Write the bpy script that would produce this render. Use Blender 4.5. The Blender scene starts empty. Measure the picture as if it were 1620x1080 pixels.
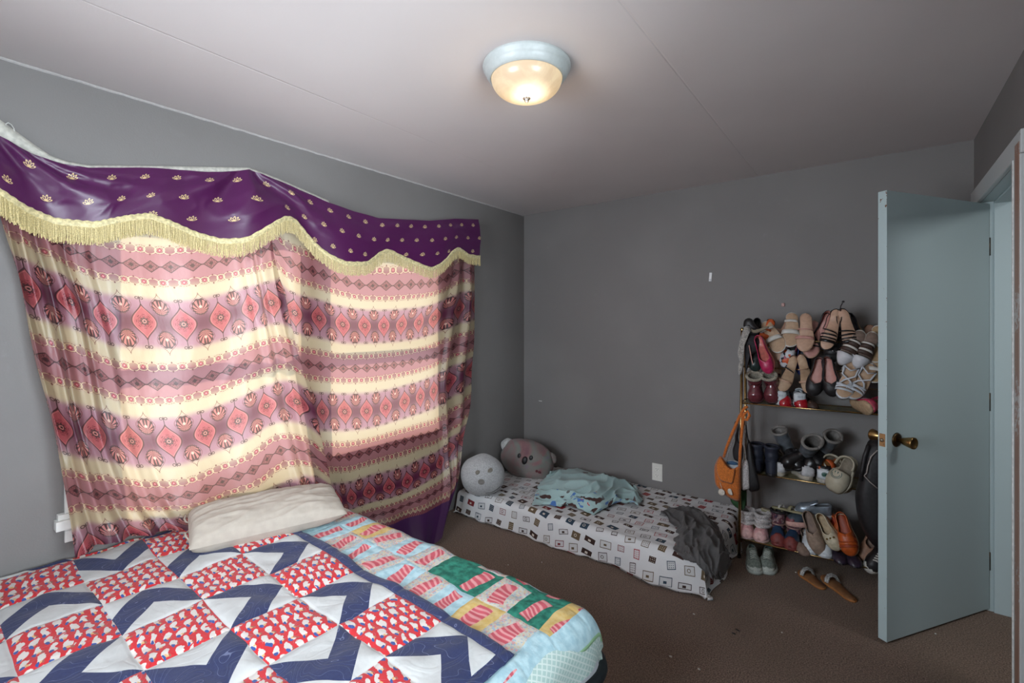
import bpy, bmesh, math, random
import numpy as np
from mathutils import Vector, Matrix, noise
random.seed(4)
PI = math.pi
SC = bpy.context.scene
COL = SC.collection

# ------------------------------------------------------------------ camera
F = 747.0
YAW = math.atan(572 / 747)
SN, CS = math.sin(YAW), math.cos(YAW)
CH = 1.455
cam_d = bpy.data.cameras.new('camera')
cam = bpy.data.objects.new('camera', cam_d)
COL.objects.link(cam)
cam.location = (0, 0, CH)
cam.rotation_euler = (PI / 2, 0, YAW)
cam_d.sensor_width = 36
cam_d.lens = F / 1620 * 36
cam_d.shift_y = -32 / 1620
cam_d.clip_start = 0.02
SC.camera = cam

# ------------------------------------------------------------------ world, sun, added fill lights, exposure
SC.view_settings.view_transform = 'Standard'
SC.view_settings.look = 'None'
SC.view_settings.gamma = 1
SC.view_settings.use_curve_mapping = False
SC.view_settings.exposure = 0.08
w = bpy.data.worlds.new('sky')
SC.world = w
w.use_nodes = True
bg = w.node_tree.nodes['Background']
bg.inputs[0].default_value = (0.62, 0.78, 1.0, 1)
bg.inputs[1].default_value = 4.6
sd = bpy.data.lights.new('sun', 'SUN')
sd.energy = 5.4
sd.angle = math.radians(1.6)
sd.color = (1.0, 0.93, 0.82)
sun = bpy.data.objects.new('sun', sd)
COL.objects.link(sun)
sun_dir = Vector((0.80, 0.16, -0.58))          # travels into the room through the curtained window
sun.rotation_euler = sun_dir.to_track_quat('-Z', 'Y').to_euler()
ad = bpy.data.lights.new('fill_light_right', 'AREA')   # added fill light in the opening of an invented window beside the camera
ad.shape = 'RECTANGLE'
ad.size, ad.size_y = 1.15, 1.6
ad.energy = 108
ad.color = (0.86, 0.95, 1.0)
ar = bpy.data.objects.new('fill_light_right', ad)
COL.objects.link(ar)
ar.location = (0.72, 0.32, 1.47)
ar.rotation_euler = (0, PI / 2, 0)
ad2 = bpy.data.lights.new('fill_light_near', 'AREA')  # added fill light outside an invented near-wall window, lifts the back wall
ad2.shape = 'RECTANGLE'
ad2.size, ad2.size_y = 1.1, 1.15
ad2.energy = 62
ad2.color = (0.90, 0.95, 1.0)
ar2 = bpy.data.objects.new('fill_light_near', ad2)
COL.objects.link(ar2)
ar2.location = (-1.35, -0.82, 1.5)
ar2.rotation_euler = (-PI / 2, 0, PI)
hd = bpy.data.lights.new('hallway_fill_light', 'AREA')         # added unseen light beyond the doorway, brightens the door face and jamb
hd.size = 0.5
hd.energy = 12
hd.color = (0.95, 0.97, 1.0)
hl = bpy.data.objects.new('hallway_fill_light', hd)
COL.objects.link(hl)
hl.location = (1.25, 2.35, 2.3)

# ------------------------------------------------------------------ geometry of the room
XL, XR, YB, YN, HC = -2.586, 0.433, 3.561, -0.62, 2.44

def uv(x): return (x - 810) / F
def at_d(x, y, d):
    u = uv(x)
    return Vector(((-SN + CS * u) * d, (CS + SN * u) * d, CH - (y - 508) / F * d))
def on_z(x, y, z):
    return at_d(x, y, (CH - z) / ((y - 508) / F))
def on_X(x, y, X):
    return at_d(x, y, X / (-SN + CS * uv(x)))
def on_Y(x, y, Y):
    return at_d(x, y, Y / (CS + SN * uv(x)))
def on_L(x, y, off): return on_X(x, y, XL + off)

# ------------------------------------------------------------------ shader expression helper
class E:
    tree = None
    def __init__(s, k): s.k = k
def _nd(op, *a, clamp=False):
    n = E.tree.nodes.new('ShaderNodeMath')
    n.operation = op
    n.use_clamp = clamp
    for i, v in enumerate(a):
        if isinstance(v, E): E.tree.links.new(v.k, n.inputs[i])
        else: n.inputs[i].default_value = float(v)
    return E(n.outputs[0])
E.__add__ = lambda a, b: _nd('ADD', a, b); E.__radd__ = lambda a, b: _nd('ADD', b, a)
E.__sub__ = lambda a, b: _nd('SUBTRACT', a, b); E.__rsub__ = lambda a, b: _nd('SUBTRACT', b, a)
E.__mul__ = lambda a, b: _nd('MULTIPLY', a, b); E.__rmul__ = lambda a, b: _nd('MULTIPLY', b, a)
E.__truediv__ = lambda a, b: _nd('DIVIDE', a, b); E.__neg__ = lambda a: _nd('MULTIPLY', a, -1)
def ab(a): return _nd('ABSOLUTE', a)
def fl(a): return _nd('FLOOR', a)
def fr(a): return _nd('FRACT', a)
def mn(a, b): return _nd('MINIMUM', a, b)
def mx(a, b): return _nd('MAXIMUM', a, b)
def sq(a): return _nd('SQRT', a)
def co(a): return _nd('COSINE', a)
def si(a): return _nd('SINE', a)
def at2(a, b): return _nd('ARCTAN2', a, b)
def lt(a, b): return _nd('LESS_THAN', a, b)
def gt(a, b): return _nd('GREATER_THAN', a, b)
def near(a): return ab(a - fl(a + 0.5))          # distance to nearest integer
def sst(a, lo, hi):                               # smoothstep
    n = E.tree.nodes.new('ShaderNodeMapRange'); n.interpolation_type = 'SMOOTHSTEP'
    E.tree.links.new(a.k, n.inputs[0]); n.inputs[1].default_value = lo; n.inputs[2].default_value = hi
    return E(n.outputs[0])
def vec(x, y, z=0.0):
    n = E.tree.nodes.new('ShaderNodeCombineXYZ')
    for i, v in enumerate((x, y, z)):
        if isinstance(v, E): E.tree.links.new(v.k, n.inputs[i])
        else: n.inputs[i].default_value = v
    return n.outputs[0]
def uvxy():
    n = E.tree.nodes.new('ShaderNodeUVMap'); n.uv_map = 'UVMap'
    s = E.tree.nodes.new('ShaderNodeSeparateXYZ'); E.tree.links.new(n.outputs[0], s.inputs[0])
    return E(s.outputs[0]), E(s.outputs[1]), n.outputs[0]
def objc():
    n = E.tree.nodes.new('ShaderNodeTexCoord')
    s = E.tree.nodes.new('ShaderNodeSeparateXYZ'); E.tree.links.new(n.outputs['Object'], s.inputs[0])
    return E(s.outputs[0]), E(s.outputs[1]), E(s.outputs[2]), n.outputs['Object']
def nz(vecs, scale, detail=3, rough=0.5, dist=0):
    n = E.tree.nodes.new('ShaderNodeTexNoise'); E.tree.links.new(vecs, n.inputs['Vector'])
    n.inputs['Scale'].default_value = scale; n.inputs['Detail'].default_value = detail
    n.inputs['Roughness'].default_value = rough; n.inputs['Distortion'].default_value = dist
    return E(n.outputs[0]), n.outputs[1]
def vor(vecs, scale, feature='F1', out='Distance', rnd=1.0):
    n = E.tree.nodes.new('ShaderNodeTexVoronoi'); n.feature = feature; E.tree.links.new(vecs, n.inputs['Vector'])
    n.inputs['Scale'].default_value = scale; n.inputs['Randomness'].default_value = rnd
    return (E(n.outputs[out]) if out == 'Distance' else n.outputs[out])
def wn(vecs):
    n = E.tree.nodes.new('ShaderNodeTexWhiteNoise'); E.tree.links.new(vecs, n.inputs['Vector'])
    return E(n.outputs['Value'])
def rgb(c):
    n = E.tree.nodes.new('ShaderNodeRGB'); n.outputs[0].default_value = (*c, 1); return n.outputs[0]
def mixc(fac, a, b, mode='MIX'):
    n = E.tree.nodes.new('ShaderNodeMix'); n.data_type = 'RGBA'; n.blend_type = mode
    if isinstance(fac, E): E.tree.links.new(fac.k, n.inputs[0])
    else: n.inputs[0].default_value = fac
    for i, v in ((6, a), (7, b)):
        if isinstance(v, tuple): n.inputs[i].default_value = (*v, 1)
        else: E.tree.links.new(v, n.inputs[i])
    return n.outputs[2]
def ramp(fac, stops, const=False):
    n = E.tree.nodes.new('ShaderNodeValToRGB'); E.tree.links.new(fac.k, n.inputs[0])
    cr = n.color_ramp
    if const: cr.interpolation = 'CONSTANT'
    while len(cr.elements) < len(stops): cr.elements.new(0.5)
    for e, (p, c) in zip(cr.elements, stops): e.position = p; e.color = (*c, 1)
    return n.outputs[0]
def bumpn(h, strength, dist=0.01):
    n = E.tree.nodes.new('ShaderNodeBump'); n.inputs['Strength'].default_value = strength
    n.inputs['Distance'].default_value = dist; E.tree.links.new(h.k, n.inputs['Height'])
    return n.outputs[0]
def newmat(name):
    m = bpy.data.materials.new(name); m.use_nodes = True; E.tree = m.node_tree
    return m, m.node_tree.nodes['Principled BSDF']
def lk(a, b): E.tree.links.new(a.k if isinstance(a, E) else a, b)

_mc = {}
def M(c, rough=0.6, metal=0.0, grain=0.12, scale=60, sheen=0.0, spec=0.5, coat=0.0):
    """procedural plain material: colour with a fine noise grain and relief"""
    key = (c, rough, metal, grain, scale, sheen, spec, coat)
    if key in _mc: return _mc[key]
    m, b = newmat('plain')
    x, y, z, o = objc()
    n, _ = nz(o, scale, 4)
    d = tuple(max(0, v * (1 - grain * 1.6)) for v in c); l = tuple(min(1, v * (1 + grain)) for v in c)
    lk(mixc(sst(n, 0.3, 0.7), d, l), b.inputs['Base Color'])
    b.inputs['Roughness'].default_value = rough; b.inputs['Metallic'].default_value = metal
    b.inputs['Sheen Weight'].default_value = sheen; b.inputs['Coat Weight'].default_value = coat
    b.inputs['Specular IOR Level'].default_value = spec
    lk(bumpn(n, 0.25 if not metal else 0.05, 0.002), b.inputs['Normal'])
    _mc[key] = m
    return m
def srgb(r, g, b):
    return tuple(round((v / 255 / 12.92) if v / 255 <= 0.04045 else ((v / 255 + 0.055) / 1.055) ** 2.4, 4) for v in (r, g, b))

# ------------------------------------------------------------------ object helpers
def tag(o, label=None, cat=None, group=None, kind=None):
    if label: o['label'] = label
    if cat: o['category'] = cat
    if group: o['group'] = group
    if kind: o['kind'] = kind
    return o
def thing(name, label, cat, loc=(0, 0, 0), rot=(0, 0, 0), group=None):
    o = bpy.data.objects.new(name, None); COL.objects.link(o)
    o.empty_display_size = 0.05
    o.location = loc; o.rotation_euler = rot
    return tag(o, label, cat, group)
def mk(name, verts, faces, mat, parent=None, smooth=True, uvs=None, mats=None, fm=None, loc=None):
    me = bpy.data.meshes.new(name)
    me.from_pydata([tuple(v) for v in verts], [], faces)
    for mt in (mats or [mat]): me.materials.append(mt)
    if fm is not None: me.polygons.foreach_set('material_index', fm)
    me.polygons.foreach_set('use_smooth', [smooth] * len(me.polygons))
    if uvs is not None:
        l = me.uv_layers.new(name='UVMap')
        idx = np.zeros(len(me.loops), dtype=np.int32); me.loops.foreach_get('vertex_index', idx)
        l.data.foreach_set('uv', np.array(uvs, dtype=np.float32)[idx].ravel())
    me.update()
    o = bpy.data.objects.new(name, me); COL.objects.link(o)
    if parent: o.parent = parent
    if loc: o.location = loc
    return o
def mod(o, kind, **k):
    m = o.modifiers.new(kind.lower(), kind)
    for a, b in k.items(): setattr(m, a, b)
    return o
def fixn(o):
    bm = bmesh.new(); bm.from_mesh(o.data)
    bmesh.ops.recalc_face_normals(bm, faces=bm.faces); bm.to_mesh(o.data); bm.free(); return o
def box(name, lo, hi, mat, parent=None, bev=0.0, smooth=False):
    x0, y0, z0 = lo; x1, y1, z1 = hi
    v = [(x0, y0, z0), (x1, y0, z0), (x1, y1, z0), (x0, y1, z0), (x0, y0, z1), (x1, y0, z1), (x1, y1, z1), (x0, y1, z1)]
    f = [(0, 3, 2, 1), (4, 5, 6, 7), (0, 1, 5, 4), (1, 2, 6, 5), (2, 3, 7, 6), (3, 0, 4, 7)]
    o = mk(name, v, f, mat, parent, smooth)
    if bev: mod(o, 'BEVEL', width=bev, segments=2)
    return o
def tubev(path, r, n=8):
    """verts, faces of a tube; r number or list"""
    P = [Vector(p) for p in path]; V = []; Fc = []
    up = Vector((0, 0, 1)); a = None
    for i, p in enumerate(P):
        t = (P[min(i + 1, len(P) - 1)] - P[max(i - 1, 0)]).normalized()
        if a is None:
            a = t.cross(up if abs(t.z) < 0.9 else Vector((1, 0, 0))).normalized()
        else:
            a = (a - t * a.dot(t)).normalized()
        b = t.cross(a); rr = r[i] if isinstance(r, (list, tuple)) else r
        for k in range(n):
            th = 2 * PI * k / n
            V.append(p + (a * math.cos(th) + b * math.sin(th)) * rr)
    m = len(P)
    for i in range(m - 1):
        for k in range(n):
            Fc.append((i * n + k, i * n + (k + 1) % n, (i + 1) * n + (k + 1) % n, (i + 1) * n + k))
    Fc.append(tuple(range(n))[::-1]); Fc.append(tuple((m - 1) * n + k for k in range(n)))
    return V, Fc
def tube(name, path, r, mat, parent=None, n=8):
    v, f = tubev(path, r, n)
    return fixn(mk(name, v, f, mat, parent))
def join(parts):
    V = []; Fc = []
    for v, f in parts:
        k = len(V); V += list(v); Fc += [tuple(i + k for i in q) for q in f]
    return V, Fc
def lathe(name, prof, mat, parent=None, n=48, loc=None, axis=None):
    V = []; Fc = []
    for r, z in prof:
        for k in range(n):
            t = 2 * PI * k / n; V.append((r * math.cos(t), r * math.sin(t), z))
    for i in range(len(prof) - 1):
        for k in range(n):
            Fc.append((i * n + k, i * n + (k + 1) % n, (i + 1) * n + (k + 1) % n, (i + 1) * n + k))
    o = fixn(mk(name, V, Fc, mat, parent))
    if axis is not None: o.rotation_mode = 'QUATERNION'; o.rotation_quaternion = Vector(axis).to_track_quat('Z', 'Y')
    if loc is not None: o.location = loc
    return o
def surf(name, fn, nu, nv, mat, parent=None, uvf=None, thick=0.0):
    V = []; U = []; Fc = []
    for j in range(nv + 1):
        for i in range(nu + 1):
            a, b = i / nu, j / nv
            V.append(fn(a, b)); U.append(uvf(a, b) if uvf else (a, b))
    for j in range(nv):
        for i in range(nu):
            k = j * (nu + 1) + i; Fc.append((k, k + 1, k + nu + 2, k + nu + 1))
    o = mk(name, V, Fc, mat, parent, True, U)
    if thick: mod(o, 'SOLIDIFY', thickness=thick, offset=0)
    return o
def crom(P, t):
    """Catmull-Rom along axis 0 of array P at parameter t in [0, n-1]"""
    n = len(P); i = int(min(max(math.floor(t), 0), n - 2)); f = t - i
    p1, p2 = P[i], P[i + 1]
    p0 = P[i - 1] if i > 0 else 2 * p1 - p2
    p3 = P[i + 2] if i + 2 < n else 2 * p2 - p1
    return 0.5 * ((2 * p1) + (-p0 + p2) * f + (2 * p0 - 5 * p1 + 4 * p2 - p3) * f * f + (-p0 + 3 * p1 - 3 * p2 + p3) * f ** 3)
def nse(x, y=0.0, z=0.0): return noise.noise(Vector((x, y, z)))
def fold(x, y, z=0.0, o=3):
    """sharp cloth-like ridges"""
    s = 0; a = 1; tot = 0
    for k in range(o):
        n = 1 - abs(noise.noise(Vector((x, y, z + 7.3 * k)))) * 2.2
        s += a * max(n, 0) ** 2; tot += a; a *= 0.5; x *= 2; y *= 2
    return s / tot

# ------------------------------------------------------------------ setting materials
def wall_mat():
    m, b = newmat('grey_wall_paint')
    x, y, z, o = objc()
    n1, _ = nz(o, 1.3, 3); n2, _ = nz(o, 160, 3); n3, _ = nz(o, 14, 4)
    c = mixc(sst(n1, 0.35, 0.65), srgb(115, 112, 110), srgb(122, 119, 117))
    c = mixc(sst(n3, 0.66, 0.8) * 0.25, c, srgb(135, 134, 134))
    lk(c, b.inputs['Base Color']); b.inputs['Roughness'].default_value = 0.62
    lk(bumpn(n2 + n3 * 0.6, 0.35, 0.002), b.inputs['Normal'])
    return m
MW = wall_mat()
def ceil_mat():
    m, b = newmat('ceiling_paint')
    x, y, z, o = objc()
    n1, _ = nz(o, 2.0, 3); n2, _ = nz(o, 120, 3)
    lk(mixc(n1, srgb(190, 183, 181), srgb(201, 194, 191)), b.inputs['Base Color'])
    b.inputs['Roughness'].default_value = 0.8
    seam = sst(ab(x + 1.93), 0.0, 0.006) * sst(ab(x + 0.62), 0.0, 0.006)
    lk(bumpn(n2 * 0.3 + seam * 2 + n1 * 2, 0.4, 0.002), b.inputs['Normal'])
    return m
def carpet_mat():
    m, b = newmat('brown_carpet')
    x, y, z, o = objc()
    n1, _ = nz(o, 170, 5, 0.8); n2, _ = nz(o, 2.2, 4); n3, _ = nz(o, 45, 3)
    c = mixc(sst(n1, 0.38, 0.62), srgb(74, 58, 49), srgb(158, 134, 117))
    c = mixc(sst(n2, 0.35, 0.75) * 0.45, c, srgb(106, 92, 76))
    lk(mixc(sst(n3, 0.62, 0.75) * 0.3, c, srgb(38, 30, 26)), b.inputs['Base Color'])
    b.inputs['Roughness'].default_value = 0.95; b.inputs['Specular IOR Level'].default_value = 0.15
    b.inputs['Sheen Weight'].default_value = 0.08
    lk(bumpn(n1 + n3 * 0.5, 0.8, 0.006), b.inputs['Normal'])
    return m
M_WHITE = M(srgb(222, 222, 218), 0.45, grain=0.04, scale=20)

# ------------------------------------------------------------------ room shell
def struct(o): return tag(o, kind='structure')
fl_o = mk('floor', [(XL - .15, YN - .15, 0), (XR + 1.5, YN - .15, 0), (XR + 1.5, YB + .15, 0), (XL - .15, YB + .15, 0),
                    (XL - .15, YN - .15, -.05), (XR + 1.5, YN - .15, -.05), (XR + 1.5, YB + .15, -.05), (XL - .15, YB + .15, -.05)],
          [(0, 1, 2, 3), (7, 6, 5, 4), (0, 4, 5, 1), (1, 5, 6, 2), (2, 6, 7, 3), (3, 7, 4, 0)], carpet_mat(), None, False)
struct(fl_o)
struct(box('ceiling', (XL - .15, YN - .15, HC), (XR + 1.5, YB + .15, HC + .08), ceil_mat()))
def wall_holes(name, axis, pos, thick, a0, a1, holes):
    """wall slab in plane axis=pos..pos+thick, spanning a0..a1 and 0..HC, with rectangular holes (h0,h1,z0,z1)"""
    V = []; Fc = []
    xs = sorted({a0, a1, *[h[0] for h in holes], *[h[1] for h in holes]})
    for i in range(len(xs) - 1):
        m0, m1 = xs[i], xs[i + 1]; mid = (m0 + m1) / 2
        hs = [h for h in holes if h[0] < mid < h[1]]
        spans = [(0, HC)] if not hs else [s for s in ((0, hs[0][2]), (hs[0][3], HC)) if s[1] - s[0] > 1e-4]
        for z0, z1 in spans:
            k = len(V)
            for z in (z0, z1):
                for (a, p) in ((m0, pos), (m1, pos), (m1, pos + thick), (m0, pos + thick)):
                    V.append((p, a, z) if axis == 'x' else (a, p, z))
            Fc += [tuple(k + q for q in f) for f in ((0, 1, 2, 3), (4, 5, 6, 7), (0, 1, 5, 4), (1, 2, 6, 5), (2, 3, 7, 6), (3, 0, 4, 7))]
    return struct(fixn(mk(name, V, Fc, MW, None, False)))
W_Y0, W_Y1, W_Z0, W_Z1 = 0.50, 2.44, 0.665, 1.985
DY0, DY1, DZ = 2.545, 3.345, 2.055
wall_holes('wall_left', 'x', XL, -0.14, YN, YB, [(W_Y0, W_Y1, W_Z0, W_Z1)])
wall_holes('wall_back', 'y', YB, 0.14, XL - .14, XR + 1.5, [])
wall_holes('wall_right', 'x', XR, 0.115, YN, YB, [(DY0 - .02, DY1 + .02, 0, DZ + .02), (-.48, 1.12, .88, 2.06)])  # doorway, and an unseen hole added to let fill light in
wall_holes('wall_near', 'y', YN, -0.14, XL - .14, XR + 1.5, [(-1.95, -.75, .9, 2.08)])  # unseen hole added for the second fill light
struct(box('wall_hallway', (XR + 1.4, 1.7, 0), (XR + 1.5, YB, HC), MW))
struct(box('wall_hallway_end', (XR + .115, 1.6, 0), (XR + 1.5, 1.7, HC), MW))
# uneven paint line where the left wall meets the ceiling
V = []; Fc = []
for i in range(121):
    y = YN + (YB - YN) * i / 120; wob = 0.004 * nse(i * .7)
    V += [(XL, y, HC), (XL + .010 + wob, y, HC - .001), (XL + .006, y, HC - .004 + wob * .4), (XL, y, HC - .008 + wob)]
for i in range(120):
    for k in range(3): Fc.append((i * 4 + k, i * 4 + k + 1, i * 4 + k + 5, i * 4 + k + 4))
struct(mk('trim_1', V, Fc, M(srgb(176, 172, 170), 0.8, grain=.05), None, True))

# ------------------------------------------------------------------ windows
def pane_mat():
    m, b = newmat('window_glass')
    t = E.tree; tr = t.nodes.new('ShaderNodeBsdfTransparent'); gl = t.nodes.new('ShaderNodeBsdfGlossy')
    gl.inputs['Roughness'].default_value = 0.03
    mxs = t.nodes.new('ShaderNodeMixShader'); fz = t.nodes.new('ShaderNodeFresnel')
    t.links.new(fz.outputs[0], mxs.inputs[0]); t.links.new(tr.outputs[0], mxs.inputs[1]); t.links.new(gl.outputs[0], mxs.inputs[2])
    t.links.new(mxs.outputs[0], t.nodes['Material Output'].inputs[0])
    return m
MP = pane_mat()
win = thing('window_1', None, None); win['kind'] = 'structure'
cz = .022
def wb(name, y0, y1, z0, z1, x0, x1, par=win, mat=M_WHITE, bev=.002): return box(name, (XL + x0, y0, z0), (XL + x1, y1, z1), mat, par, bev)
wb('casing', W_Y0 - .088, W_Y0, W_Z0, W_Z1 + .0, 0, .018)
wb('casing', W_Y1, W_Y1 + .085, W_Z0, W_Z1, 0, .018)
wb('casing', W_Y0 - .088, W_Y1 + .085, W_Z1, W_Z1 + .085, 0, .018)
wb('window_stool', W_Y0 - .118, W_Y1 + .11, W_Z0 - .038, W_Z0, -.10, .045)
wb('stool_moulding', W_Y0 - .110, W_Y1 + .10, W_Z0, W_Z0 + .022, .0, .030)
wb('apron', W_Y0 - .088, W_Y1 + .085, W_Z0 - .098, W_Z0 - .038, 0, .016)
wb('apron_moulding', W_Y0 - .088, W_Y1 + .085, W_Z0 - .062, W_Z0 - .050, .016, .021)
mid = 1.44
wb('mullion', mid - .05, mid + .05, W_Z0, W_Z1, -.09, .0)
for a, b_ in ((W_Y0, mid - .05), (mid + .05, W_Y1)):
    for z0, z1, dx in ((W_Z0, 1.34, -.055), (1.30, W_Z1, -.085)):
        s = wb('sash', a, b_, z0, z0 + .045, dx - .025, dx)
        for q in ((a, b_, z1 - .035, z1), (a, a + .04, z0, z1), (b_ - .04, b_, z0, z1)):
            wb('sash_rail', q[0], q[1], q[2], q[3], dx - .025, dx, s)
        wb('pane', a + .04, b_ - .04, z0 + .045, z1 - .035, dx - .014, dx - .010, s, MP, 0)
added_win2 = thing('added_window_2', None, None); added_win2['kind'] = 'structure'  # invented unseen window, added to frame the right-hand fill light
for q in ((-.57, -.48, .88, 2.06), (1.12, 1.21, .88, 2.06), (-.57, 1.21, 2.06, 2.15), (-.60, 1.24, .84, .88)):
    box('casing', (XR - .018, q[0], q[2]), (XR, q[1], q[3]), M_WHITE, added_win2, .002)
for y0, y1 in ((-.48, .30), (.34, 1.12)):
    s = box('sash', (XR + .05, y0, .88), (XR + .08, y1, .925), M_WHITE, added_win2, .002)
    for q in ((y0, y1, 2.02, 2.06), (y0, y0 + .04, .88, 2.06), (y1 - .04, y1, .88, 2.06)):
        box('sash_rail', (XR + .05, q[0], q[2]), (XR + .08, q[1], q[3]), M_WHITE, s, .002)
    box('pane', (XR + .063, y0 + .04, .925), (XR + .067, y1 - .04, 2.02), MP, s)
box('mullion', (XR, .30, .88), (XR + .1, .34, 2.06), M_WHITE, added_win2)

added_win3 = thing('added_window_3', None, None); added_win3['kind'] = 'structure'  # invented unseen window in the near wall, added for its fill light
for q in ((-2.04, -1.95, .9, 2.08), (-.75, -.66, .9, 2.08), (-2.04, -.66, 2.08, 2.17), (-2.08, -.62, .86, .9)):
    box('casing', (q[0], YN, q[2]), (q[1], YN + .018, q[3]), M_WHITE, added_win3, .002)
s = box('sash', (-1.95, YN - .08, .9), (-.75, YN - .05, .945), M_WHITE, added_win3, .002)
for q in ((-1.95, -.75, 2.04, 2.08), (-1.95, -1.91, .9, 2.08), (-.79, -.75, .9, 2.08), (-1.95, -.75, 1.47, 1.51)):
    box('sash_rail', (q[0], YN - .08, q[2]), (q[1], YN - .05, q[3]), M_WHITE, s, .002)
box('pane', (-1.91, YN - .067, .945), (-.79, YN - .063, 2.04), MP, s)

# ------------------------------------------------------------------ door frame and door
def worn(base, dark, amt, sc=9, edge=None):
    m, b = newmat('worn_paint')
    x, y, z, o = objc()
    n, _ = nz(o, sc, 6, 0.65); n2, _ = nz(o, 3, 3); n3, _ = nz(o, 55, 4, .6)
    c = mixc(n2, tuple(v * .97 for v in base), base)
    msk = gt(n3 * 0.45 + n * 0.55, amt)
    if edge: msk = mx(msk, edge(x, y, z, n3, n))
    lk(mixc(msk, c, dark), b.inputs['Base Color'])
    b.inputs['Roughness'].default_value = 0.42
    lk(bumpn(n2 * 2 - msk * 1.0 + n * .5, 0.3, 0.002), b.inputs['Normal'])
    return m
PALE = srgb(176, 190, 190)
BROWN = srgb(112, 78, 58)
MJ = worn(PALE, srgb(60, 50, 45), 0.70)
dr = thing('door_1', None, None); dr['kind'] = 'structure'
cx = .019
MC = worn(srgb(186, 190, 189), BROWN, 0.66)
box('casing', (XR - cx, DY1, 0), (XR, DY1 + .095, 2.055), MC, dr, .004)
box('casing', (XR - cx, DY0 - .115, 2.055), (XR, DY1 + .17, 2.14), MC, dr, .004)
box('casing', (XR - cx, DY0 - .105, 0), (XR, DY0 - .006, 2.055), MC, dr, .004)
box('worn_strip', (XR - cx - .001, DY0 - .100, .10), (XR - cx + .002, DY0 - .035, 2.10), worn(srgb(186, 184, 182), srgb(150, 116, 98), 0.44, 5), dr, .0005)
box('casing_edge', (XR - cx - .003, DY0 - .012, 0), (XR + .004, DY0, 2.055), M(srgb(215, 215, 212), .5), dr, .002)
box('jamb', (XR - .004, DY1, 0), (XR + .115, DY1 + .02, DZ + .02), MJ, dr)
box('jamb', (XR - .004, DY0 - .02, 0), (XR + .115, DY0, DZ + .02), MJ, dr)
box('jamb', (XR, DY0, DZ), (XR + .115, DY1, DZ + .02), MJ, dr)
box('door_stop', (XR + .045, DY1 - .012, 0), (XR + .115, DY1, DZ), MJ, dr, .002)
box('door_stop', (XR + .045, DY0, 0), (XR + .115, DY0 + .012, DZ), MJ, dr, .002)
box('door_stop', (XR + .045, DY0, DZ - .012), (XR + .115, DY1, DZ), MJ, dr, .002)
H2 = Vector((.462, 3.338)); F2 = Vector((.047, 2.704))
dd = (F2 - H2); DW = dd.length; dd.normalize()
ang = math.atan2(dd.y, dd.x)
door = thing('door', 'pale blue flat slab door standing open into the room, paint chipped at its free edge', 'door', (H2.x, H2.y, 0), (0, 0, ang))
# local: +x toward free edge; face seen by camera is at y=0 side (+y local); thickness toward -y
def eg(x, y, z, n3, n):
    e1 = gt(x, DW - .0015)                                   # the narrow edge face
    topc = gt(n3 + sst(z, 1.70, 2.03) * .13 + sst(ab(y), .012, 0.0) * .08, .765) * e1
    lowc = gt(n3 + sst(ab(y), .008, 0.0) * .17, .80) * e1
    c2 = gt(n3 + sst(x, DW - .012, DW) * .12, .83)
    return mx(topc, mx(lowc, c2))
MD = worn(srgb(170, 187, 188), srgb(104, 72, 52), 0.80, 9, eg)
box('door_slab', (0, -.037, .014), (DW, 0, 2.043), MD, door, .0015)
BR = M(srgb(150, 122, 78), .28, 1.0, grain=.1, scale=30)
BRD = M(srgb(84, 66, 46), .35, 1.0, grain=.15, scale=30)
kz = .918
for sgn in (1, -1):
    k = thing('knob', None, None, (DW - .066, 0 if sgn > 0 else -.037, kz)); k.parent = door
    ax = (0, sgn, 0)
    lathe('rosette', [(.0001, .006), (.020, .008), (.030, .005), (.033, 0), (.0001, 0)], BRD, k, 32, None, ax)
    lathe('knob_grip', [(.0001, .004), (.011, .004), (.011, .022), (.016, .028), (.021, .045), (.0265, .066), (.026, .071), (.021, .072), (.019, .068), (.0001, .068)], BR, k, 36, None, ax)
box('latch_plate', (DW - .0005, -.031, kz - .029), (DW + .0015, -.006, kz + .029), worn(srgb(150, 110, 70), srgb(90, 60, 40), .55, 40), door, .0008)
lathe('latch_bolt', [(.0001, .010), (.007, .008), (.009, 0)], M(srgb(190, 180, 160), .3, 1.0), door, 16, (DW, -.018, kz), (1, 0, 0))
for hz in (.25, 1.05, 1.83):
    tube('hinge', [(-.004, -.004, hz - .045), (-.004, -.004, hz + .045)], .006, BRD, door)

# ------------------------------------------------------------------ ceiling light
def glass_mat():  # the lit bowl
    m, b = newmat('alabaster_glass_lit')
    x, y, z, o = objc()
    n, _ = nz(o, 9, 5, .6, .8); n2, _ = nz(o, 26, 4)
    v = sst(n, .38, .62)
    col = mixc(v, srgb(226, 190, 138), srgb(246, 218, 168))
    vein = sst(ab(n2 - .5), .0, .02)
    col = mixc((1 - vein) * .22 * v, col, srgb(190, 150, 100))
    r2 = (x - .028) * (x - .028) * 1.0 + (y + .02) * (y + .02)
    hot = sst(r2, .0075, .0)                                    # the bulb behind the glass
    col = mixc(hot * .6, col, srgb(255, 248, 226))
    lk(col, b.inputs['Base Color']); lk(col, b.inputs['Emission Color'])
    lk(hot * .55 + .62, b.inputs['Emission Strength'])
    b.inputs['Base Color'].default_value = (.3, .25, .2, 1)
    E.tree.links.remove(b.inputs['Base Color'].links[0]); b.inputs['Roughness'].default_value = .25
    return m
LX, LY = -1.065, 1.484
lamp = thing('ceiling_light', 'round flush ceiling lamp with stepped white ring and glowing alabaster glass bowl', 'ceiling light', (LX, LY, HC))
lathe('ring', [(.168, 0), (.170, -.006), (.168, -.013), (.161, -.018), (.160, -.026), (.157, -.034), (.149, -.045), (.141, -.051), (.136, -.050), (.134, -.030)], M(srgb(176, 182, 180), .4, grain=.03), lamp, 72)
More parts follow.
